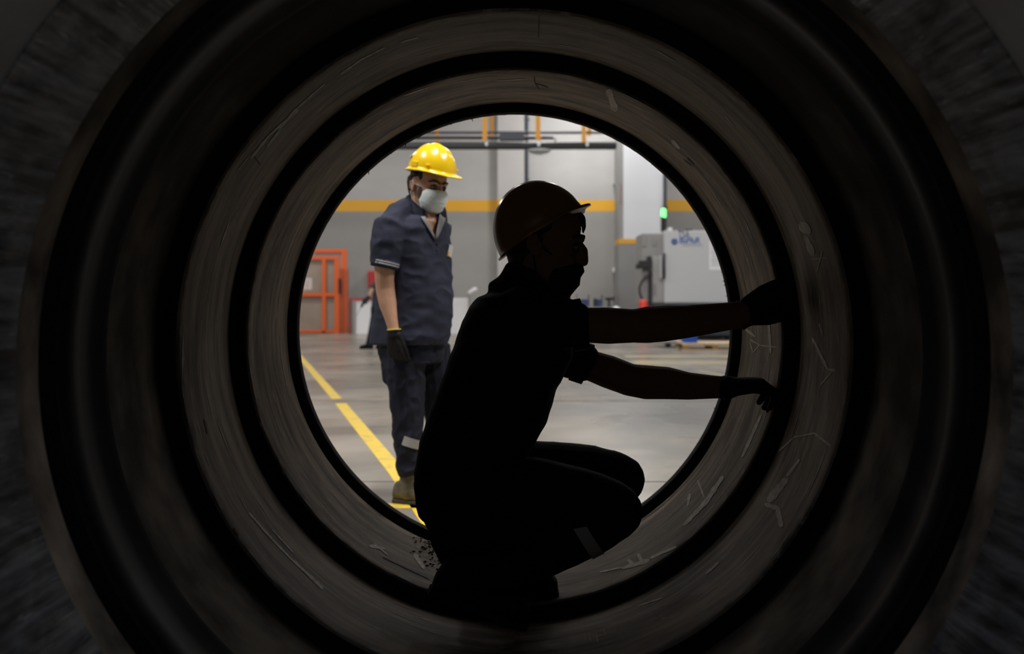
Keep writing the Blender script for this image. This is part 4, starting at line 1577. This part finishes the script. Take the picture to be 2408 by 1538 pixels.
def boot(root, ankle, fw, m, m_s, L=.28, w=.052, tilt=0.0, name='boot', z0=None):
    """boot with the sole on z0, toes along fw"""
    fw = fw.normalized()
    up = Vector((0, 0, 1))
    if tilt:
        ax = fw.cross(up)
        Rm = Matrix.Rotation(tilt, 3, ax)
        fw, up = Rm @ fw, Rm @ up
    sd = fw.cross(up)
    base = ankle
    bm = nb()
    st = []
    for t, hw, h, n in ((-.34, .028, .05, 2.2), (-.30, .036, .09, 2.3), (-.1, .039, .115, 2.4), (.15, .041, .088, 2.4), (.40, .050, .068, 2.5), (.58, .047, .058, 2.4), (.655, .030, .035, 2.2)):
        st.append((base + fw * L * t + up * (h / 2 + .014), sd * hw * w / .052, up * h / 2, n))
    loft(bm, st, 22)
    tube(bm, [(base + up * .06 - fw * .014, .05), (base + up * .165 - fw * .010, .048)], 18)
    o = remesh(name, bm, 0.005, m, root, None, 3)
    bm = nb()
    st = []
    for t, hw in ((-.35, .024), (-.31, .036), (-.1, .036), (.12, .037), (.42, .051), (.58, .048), (.665, .028)):
        st.append((base + fw * L * t + up * .011, sd * hw * w / .052, up * .011, 5))
    loft(bm, st, 24)
    ob('sole', bm, m_s, o, 'rubber sole')
    bm = nb()
    for q in range(4):
        c = base + fw * L * (.03 + .07 * q) + up * (.118 - .012 * q)
        tube(bm, [(c - sd * .03, .003), (c + up * .006, .0035), (c + sd * .03, .003)], 6)
    ob('laces', bm, m_s, o, 'dark laces')
    return o


boot(man, Vector((R_LEG[-1][0].x, R_LEG[-1][0].y, 0)), Vector((.92, -.4, 0)), M['boot'], M['sole'])
boot(man, Vector((L_LEG[-1][0].x, L_LEG[-1][0].y, 0)), Vector((.8, -.6, 0)), M['boot'], M['sole'])
for arm, d_, pl in ((R_ARM, Vector((.06, -.03, -1)), Vector((.50, .86, 0))), (L_ARM, Vector((.05, 0, -1)), Vector((-.5, -.86, 0)))):
    g = nb()
    hand_bm(g, arm[-1][0], d_, pl, fwd_b, 1.08, (32, 38, 30), cuff=.012, fat=1.1, thumb=(.95, .3, .25))
    tube(g, [(arm[-1][0] - d_.normalized() * .014, .0335), (arm[-1][0] + d_.normalized() * .022, .0335)], 20, False)
    go = remesh('glove', g, 0.003, M['glove'], man, 'black work glove', 2)
    bm = nb()
    tube(bm, [(arm[-1][0] - d_.normalized() * .017, .0335), (arm[-1][0] - d_.normalized() * .011, .0335)], 20, False)
    ob('cuff_edge', bm, M['cuff_y'], go, 'yellow cuff edge', True)
mask_part(MHs, man, M['mask'], 0, [(-.008, .113, .056, .048), (-.022, .122, .064, .040), (-.038, .121, .067, .035), (-.054, .124, .069, .033), (-.064, .118, .068, .033), (-.080, .120, .068, .033), (-.090, .112, .064, .034), (-.106, .107, .058, .037), (-.124, .084, .044, .042)], strap_m=M['strap'])
# hair at the temples and nape, stubble before the ear
hb = nb()
loft(hb, [(Vector((xc, 0, z)), Vector((a_, 0, 0)), Vector((0, b_, 0)), 2.2) for z, xc, a_, b_ in ((-.062, -.062, .026, .050), (-.04, -.064, .032, .062), (0, -.066, .040, .0735), (.026, -.060, .046, .077), (.034, -.022, .082, .0785), (.06, -.02, .083, .078), (.09, -.015, .07, .066))], 28)
for s_ in (-1, 1):
    ball(hb, Vector((.020, s_ * .0722, .040)), .016, .0035, .024)
remesh('hair', hb, 0.005, M['hair'], man, 'short black hair under the hat', 2, M=MHs)
for s in (-1, 1):
    bm = nb()
    ball(bm, Vector((.026, s * .0668, -.030)), .017, .0038, .042, Matrix.Rotation(math.radians(-14), 3, 'Y'))
    bm.transform(MHs)
    ob('stubble', bm, M['beard_lid_shade'], man, 'dark sideburn and stubble', True)
MHh = MHs @ Matrix.Translation((.008, 0, .066)) @ Matrix.Rotation(math.radians(-4), 4, 'Y')
hm = helmet_part(MHh, man, M['helmet'], .126, .111, .138, .036, M['black'], 'glossy yellow hard hat', arch=.010)
bm = nb()
box(bm, -.020, .020, -.002, .002, -.008, .008, .0008)
bm.transform(MHh @ Matrix.Translation((-.062, -.0895, .062)) @ Matrix.Rotation(math.radians(-30), 4, 'Z') @ Matrix.Rotation(math.radians(-24), 4, 'X'))
ob('sticker', bm, M['grey_paint'], hm, 'small grey sticker')

# ---- the crouching worker ------------------------------------------------
DC = 2.70
cw = empty('person', (wx(1130, DC), DC, AZ - .775), 'crouching worker in silhouette, hard hat tipped back, both arms reaching to the ring', 'person')


def side_st(lst, d):
    """horizontal slices: (py, x left, x right, half width in depth, exponent)"""
    st = []
    for y, xl, xr, hd, n in lst:
        st.append((P((xl + xr) / 2, y, d), Vector(((xr - xl) / 2 * d / F, 0, 0)), Vector((0, hd, 0)), n))
    return st


CT = [(672, 1195, 1300, .07, 2), (686, 1160, 1322, .12, 2), (700, 1123, 1340, .155, 2.1), (725, 1103, 1352, .18, 2.2), (760, 1087, 1352, .19, 2.2), (800, 1073, 1350, .188, 2.2), (840, 1058, 1346, .182, 2.2), (880, 1045, 1328, .178, 2.2),
      (915, 1031, 1306, .175, 2.2), (950, 1018, 1300, .175, 2.2), (990, 1004, 1286, .178, 2.2), (1025, 992, 1266, .18, 2.2), (1060, 983, 1245, .182, 2.2), (1100, 977, 1235, .184, 2.2), (1140, 974, 1225, .186, 2.2), (1180, 979, 1215, .188, 2.2), (1206, 985, 1205, .188, 2.2)]
dn, df = 2.545, 2.865            # near (right) and far (left) shoulder depth
NA = [(P(1305, 760, dn), .062), (P(1360, 764, dn), .055), (P(1430, 766, dn), .0475), (P(1490, 766.5, dn), .0435), (P(1520, 764, dn + .01), .0475), (P(1560, 761, dn + .02), .0475), (P(1610, 757, dn + .03), .0435), (P(1660, 751, dn + .05), .0405), (P(1705, 745, dn + .07), .0375), (P(1750, 739, dn + .09), .036)]
FA = [(P(1320, 836, df), .060), (P(1370, 853, df), .053), (P(1430, 874, df), .0485), (P(1480, 893, df), .0475), (P(1520, 899, df), .0500), (P(1570, 901, df), .0475), (P(1620, 908, df - .01), .0400), (P(1670, 910, df - .02), .0345), (P(1712, 911, df - .03), .031)]
dkn, dkf = 2.57, 2.86
NT_ = [(P(1090, 1165, dkn + .03), .105), (P(1170, 1160, dkn + .02), .100), (P(1260, 1164, dkn), .096), (P(1340, 1176, dkn), .090), (P(1400, 1189, dkn), .083), (P(1440, 1201, dkn), .077)]
NS = [(P(1440, 1203, dkn), .0765), (P(1390, 1238, dkn), .072), (P(1310, 1282, dkn), .066), (P(1220, 1326, dkn + .01), .062), (P(1140, 1352, dkn + .02), .056), (P(1095, 1368, dkn + .02), .05)]
FT = [(P(1100, 1105, dkf - .04), .10), (P(1200, 1106, dkf), .088), (P(1300, 1108, dkf), .083), (P(1380, 1112, dkf), .080), (P(1440, 1122, dkf), .0755), (P(1456, 1127, dkf), .0725)]
FS = [(P(1456, 1128, dkf), .071), (P(1400, 1180, dkf), .064), (P(1320, 1245, dkf), .060), (P(1230, 1320, dkf), .054), (P(1190, 1350, dkf), .048)]
MHc = head_matrix(P(1274, 570, DC), 0.0, math.radians(11), 0.0, 1.12)

body = head_bm(nose=.119, nz=.010, back=.86)
body.transform(MHc)
T(body, [(P(1240, 690, DC), .075), (P(1255, 640, DC), .068), (P(1268, 600, DC), .066)])
loft(body, side_st([(y, xl + 14, xr - 14, hd - .016, n) for y, xl, xr, hd, n in CT], DC), 24)
T(body, [(p, r if i > 1 else r - .01) for i, (p, r) in enumerate(NA)])
T(body, [(p, r if i > 1 else r - .01) for i, (p, r) in enumerate(FA)])
for l in (NT_, NS, FT, FS):
    T(body, [(p, r - .014) for p, r in l])
ball(body, P(1065, 1170, DC - .09), .075)
ball(body, P(1065, 1170, DC + .09), .075)
WN, WF = NA[-1][0], FA[-1][0]
fN, pN, sN = Vector((.96, .05, .26)), Vector((-.10, 1, .1)), Vector((-.24, -.05, .97))
fF, pF, sF = Vector((.99, -.02, .10)), Vector((.08, .08, -1)), Vector((.0, -1, 0))
hand_bm(body, WN, fN, pN, sN, 1.08, (18, 42, 30), fat=.55, thumb=(.85, .35, .15))
hand_bm(body, WF, fF, pF, sF, 1.08, (38, 60, 22), fat=.55, thumb=(1.0, .15, .12))
_b = P(1085, 1425, dkn + .02)
_f = Vector((.9 * .93, .09, -.37)).normalized()
T(body, [(_b + Vector((0, 0, .06)), .026), (_b + Vector((0, 0, .045)) + _f * .09, .022)])
T(body, [(P(1180, 1375, dkf), .03), (P(1255, 1390, dkf), .025)])
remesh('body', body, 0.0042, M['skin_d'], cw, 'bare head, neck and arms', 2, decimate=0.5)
face_parts(MHc, cw, M['hair'], True, .0098)

shirt = nb()
loft(shirt, side_st(CT, DC), 32)
T(shirt, [(P(1235, 745, dn + .05), .085), (P(1290, 757, dn), .074), (P(1345, 763, dn), .0615)])
T(shirt, [(P(1260, 800, df - .05), .085), (P(1320, 834, df), .063), (P(1368, 851, df), .0555)])
T(shirt, [(P(1238, 668, DC), .078), (P(1232, 690, DC), .10)])
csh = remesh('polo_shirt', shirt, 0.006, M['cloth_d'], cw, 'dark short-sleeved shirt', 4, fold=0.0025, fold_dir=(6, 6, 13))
for arm, i in ((NA, 1), (FA, 1)):
    p, r = arm[i]
    ax = (arm[i + 1][0] - arm[i - 1][0]).normalized()
    ax2 = (ax + Vector((.25, 0, .28))).normalized() if arm is NA else ax
    bm = nb()
    tube(bm, [(p - ax2 * .022, r + (.012 if arm is NA else .0075)), (p + ax2 * .016, r + (.0115 if arm is NA else .007))], 28, False)
    ob('cuff', bm, M['cloth_d'], csh, 'ribbed sleeve cuff', True)
# collar standing up at the nape
bm = nb()
N = 32
rows = [[], [], []]
for i in range(N + 1):
    t = math.radians(40) + math.radians(280) * i / N
    dv = Vector((math.cos(t), math.sin(t), 0))
    bk = (1 - math.cos(t)) / 2
    base = P(1256, 672, DC)
    for k, (rr, zz) in enumerate(((.074, -.035 + .083 * bk), (.082, -.035 + .08 * bk), (.100, -.07 + .072 * bk))):
        rows[k].append(bm.verts.new(base + Vector((dv.x * rr * .80 - .0, dv.y * rr, zz))))
for r0, r1 in zip(rows, rows[1:]):
    for i in range(N):
        bm.faces.new((r0[i], r0[i + 1], r1[i + 1], r1[i]))
bmesh.ops.recalc_face_normals(bm, faces=bm.faces)
bmesh.ops.solidify(bm, geom=bm.faces[:], thickness=.006)
ob('collar', bm, M['cloth_d'], csh, 'dark collar at the nape', True)

tr = nb()
for l in (NT_, NS, FT, FS):
    T(tr, l, seg=18)
loft(tr, side_st([(1090, 990, 1190, .165, 2.1), (1150, 985, 1180, .185, 2.1), (1200, 990, 1170, .19, 2.1), (1235, 1010, 1160, .18, 2.1), (1262, 1040, 1140, .15, 2)], DC), 28)
ball(tr, P(1075, 1180, DC - .09), .09)
ball(tr, P(1075, 1180, DC + .09), .09)
tube(tr, [(P(1100, 1230, dkn), .08), (P(1240, 1240, dkn), .07), (P(1330, 1225, dkn), .06)])
tube(tr, [(P(1120, 1230, dkf), .08), (P(1240, 1200, dkf), .06)])
tube(tr, [(P(1085, 1250, DC), .09), (P(1110, 1310, DC), .08)])
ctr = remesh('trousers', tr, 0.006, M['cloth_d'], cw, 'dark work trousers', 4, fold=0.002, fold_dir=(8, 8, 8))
# reflective strip round the near shin, below the knee
c = P(1372, 1246, dkn)
axs = (NS[2][0] - NS[0][0]).normalized()
bm = nb()
tube(bm, [(c - axs * .016, .0775), (c + axs * .016, .0755)], 44, False)
bmesh.ops.delete(bm, geom=[v for v in bm.verts if v.co.y > c.y + .02], context='VERTS')
ob('reflective_strip', bm, M['reflect_d'], ctr, 'grey strip round the shin', True)
# boots: near one on its toes, far one flat
bR = boot(cw, P(1085, 1425, dkn + .02), Vector((.9, .1, 0)), M['boot_d'], M['boot_d'], .27, .05, tilt=math.radians(-22))
bL = boot(cw, Vector((P(1180, 1400, dkf).x, dkf, AZ - .751)), Vector((1, 0, 0)), M['boot_d'], M['boot_d'], .245, .05, tilt=math.radians(0))
for wr, f_, p_, s_, cl, th in ((WN, fN, pN, sN, (18, 42, 30), (.85, .35, .15)), (WF, fF, pF, sF, (38, 60, 22), (1.0, .15, .12))):
    g = nb()
    hand_bm(g, wr, f_, p_, s_, 1.10, cl, cuff=.012, fat=1.15, thumb=th)
    tube(g, [(wr - f_.normalized() * .012, .037 if wr is WN else .033), (wr + f_.normalized() * .004, .036 if wr is WN else .033)], 20)
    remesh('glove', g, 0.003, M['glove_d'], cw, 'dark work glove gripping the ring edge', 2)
mask_part(MHc, cw, M['mask_d'], 0, [(-.037, .112, .050, .050), (-.050, .113, .062, .040), (-.066, .111, .066, .034), (-.084, .108, .065, .032), (-.102, .102, .060, .032), (-.120, .088, .052, .034), (-.134, .066, .040, .034)], strap_m=M['mask_d'])
hb = nb()
loft(hb, [(Vector((xc, 0, z)), Vector((a_, 0, 0)), Vector((0, b_, 0)), 2.2) for z, xc, a_, b_ in ((-.07, -.045, .022, .046), (-.045, -.045, .034, .062), (0, -.034, .054, .0765), (.03, -.012, .076, .079), (.06, -.008, .076, .078), (.09, 0, .07, .066))], 28)
T(hb, [(Vector((.06, -.02, .085)), .016), (Vector((.084, -.01, .072)), .011), (Vector((.093, 0, .056)), .006), (Vector((.094, .004, .043)), .0035)])
T(hb, [(Vector((.05, .03, .085)), .016), (Vector((.080, .02, .066)), .009)])
remesh('hair', hb, 0.004, M['hair'], cw, 'dark hair with a fringe under the peak', 2, M=MHc)
# hard hat tipped back
u_ = Vector((math.cos(math.radians(28.7)), 0, math.sin(math.radians(28.7))))
org = P(1176, 604, DC) + u_ * .131
MHk = Matrix.Translation(org) @ Matrix.Rotation(math.radians(-28.7), 4, 'Y')
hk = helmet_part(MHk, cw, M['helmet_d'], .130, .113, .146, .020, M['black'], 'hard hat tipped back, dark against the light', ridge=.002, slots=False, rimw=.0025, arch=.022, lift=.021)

# ---- far worker, mostly hidden behind the standing one -------------------
D3 = 20.0
k3 = D3 / F
fw3 = empty('person', (wx(889, D3), D3, 0), 'far worker in dark clothes mostly hidden behind the standing one, walking left with a tool', 'person')
q = lambda px, py, dd=0.0: P(px, py, D3 + dd)
body = nb()
MH3 = head_matrix(q(903, 636), math.radians(180), .1, 0, 1.0)
h3 = head_bm()
h3.transform(MH3)
tmp = bpy.data.meshes.new('t')
h3.to_mesh(tmp)
h3.free()
body.from_mesh(tmp)
bpy.data.meshes.remove(tmp)
T(body, [(q(900, 658), .06), (q(902, 643), .058)])
T(body, [(q(899, 663), .13), (q(896, 690), .15), (q(893, 715), .14), (q(892, 732), .15)])
ARM3 = [(q(890, 662, -.2), .055), (q(877, 675, -.22), .045), (q(871, 690, -.26), .038), (q(866, 700, -.28), .030)]
ARM3b = [(q(892, 658, .2), .055), (q(896, 680, .22), .042), (q(893, 700, .2), .03)]
T(body, ARM3)
T(body, ARM3b)
LEG3 = [(q(886, 730, -.08), .09), (q(878, 768, -.08), .072), (q(870, 800, -.08), .055), (q(867, 810, -.08), .05)]
LEG3b = [(q(894, 730, .08), .09), (q(899, 768, .08), .072), (q(904, 805, .08), .05)]
T(body, LEG3)
T(body, LEG3b)
hand_bm(body, ARM3[-1][0], Vector((-.6, 0, -.8)), Vector((-.4, .8, -.3)), Vector((-.8, 0, .6)), 1.0, (40, 50, 30))
hand_bm(body, ARM3b[-1][0], Vector((0, 0, -1)), Vector((0, -1, 0)), Vector((-1, 0, 0)), 1.0)
remesh('body', body, 0.009, M['skin'], fw3, None, 2)
bm = nb()
hand_bm(bm, ARM3[-1][0], Vector((-.6, 0, -.8)), Vector((-.4, .8, -.3)), Vector((-.8, 0, .6)), 1.12, (40, 50, 30), cuff=.03, fat=1.25)
remesh('glove', bm, 0.006, M['teal'], fw3, 'dark glove on the tool', 2)
bm = nb()
T(bm, [(q(900, 662), .14), (q(896, 690), .172), (q(892, 735), .175)])
T(bm, [(p, r + .014) for p, r in ARM3[:2]])
T(bm, [(p, r + .014) for p, r in ARM3b[:2]])
remesh('shirt', bm, 0.012, M['teal'], fw3, 'dark teal shirt', 3)
bm = nb()
T(bm, [(p, r + .016) for p, r in LEG3])
T(bm, [(p, r + .016) for p, r in LEG3b])
T(bm, [(q(890, 725), .16), (q(890, 738), .16)])
remesh('trousers', bm, 0.012, M['navy_t'], fw3, 'dark trousers', 3)
boot(fw3, Vector((LEG3[-1][0].x, LEG3[-1][0].y, 0)), Vector((-1, -.15, 0)), M['boot_d'], M['boot_d'])
boot(fw3, Vector((LEG3b[-1][0].x, LEG3b[-1][0].y, 0)), Vector((-1, 0, 0)), M['boot_d'], M['boot_d'])
helmet_part(MH3 @ Matrix.Translation((0, 0, .045)), fw3, M['helmet'], slots=False)
tl = empty('hand_tool', ARM3[-1][0] + Vector((-.06, 0, -.08)), 'thin dark tool in the far worker\'s hand, pointing down left', 'tool')
a0 = ARM3[-1][0] + Vector((-.04, -.02, -.04))
bm = nb()
T(bm, [(a0 + Vector((.03, 0, .05)), .03), (a0 + Vector((-.09, 0, -.13)), .026)])
ob('grip', bm, M['black'], tl, None, True)
bm = nb()
T(bm, [(a0 + Vector((-.09, 0, -.13)), .012), (a0 + Vector((-.2, 0, -.33)), .009)])
ob('blade', bm, M['machine'], tl, 'pale thin blade', True)
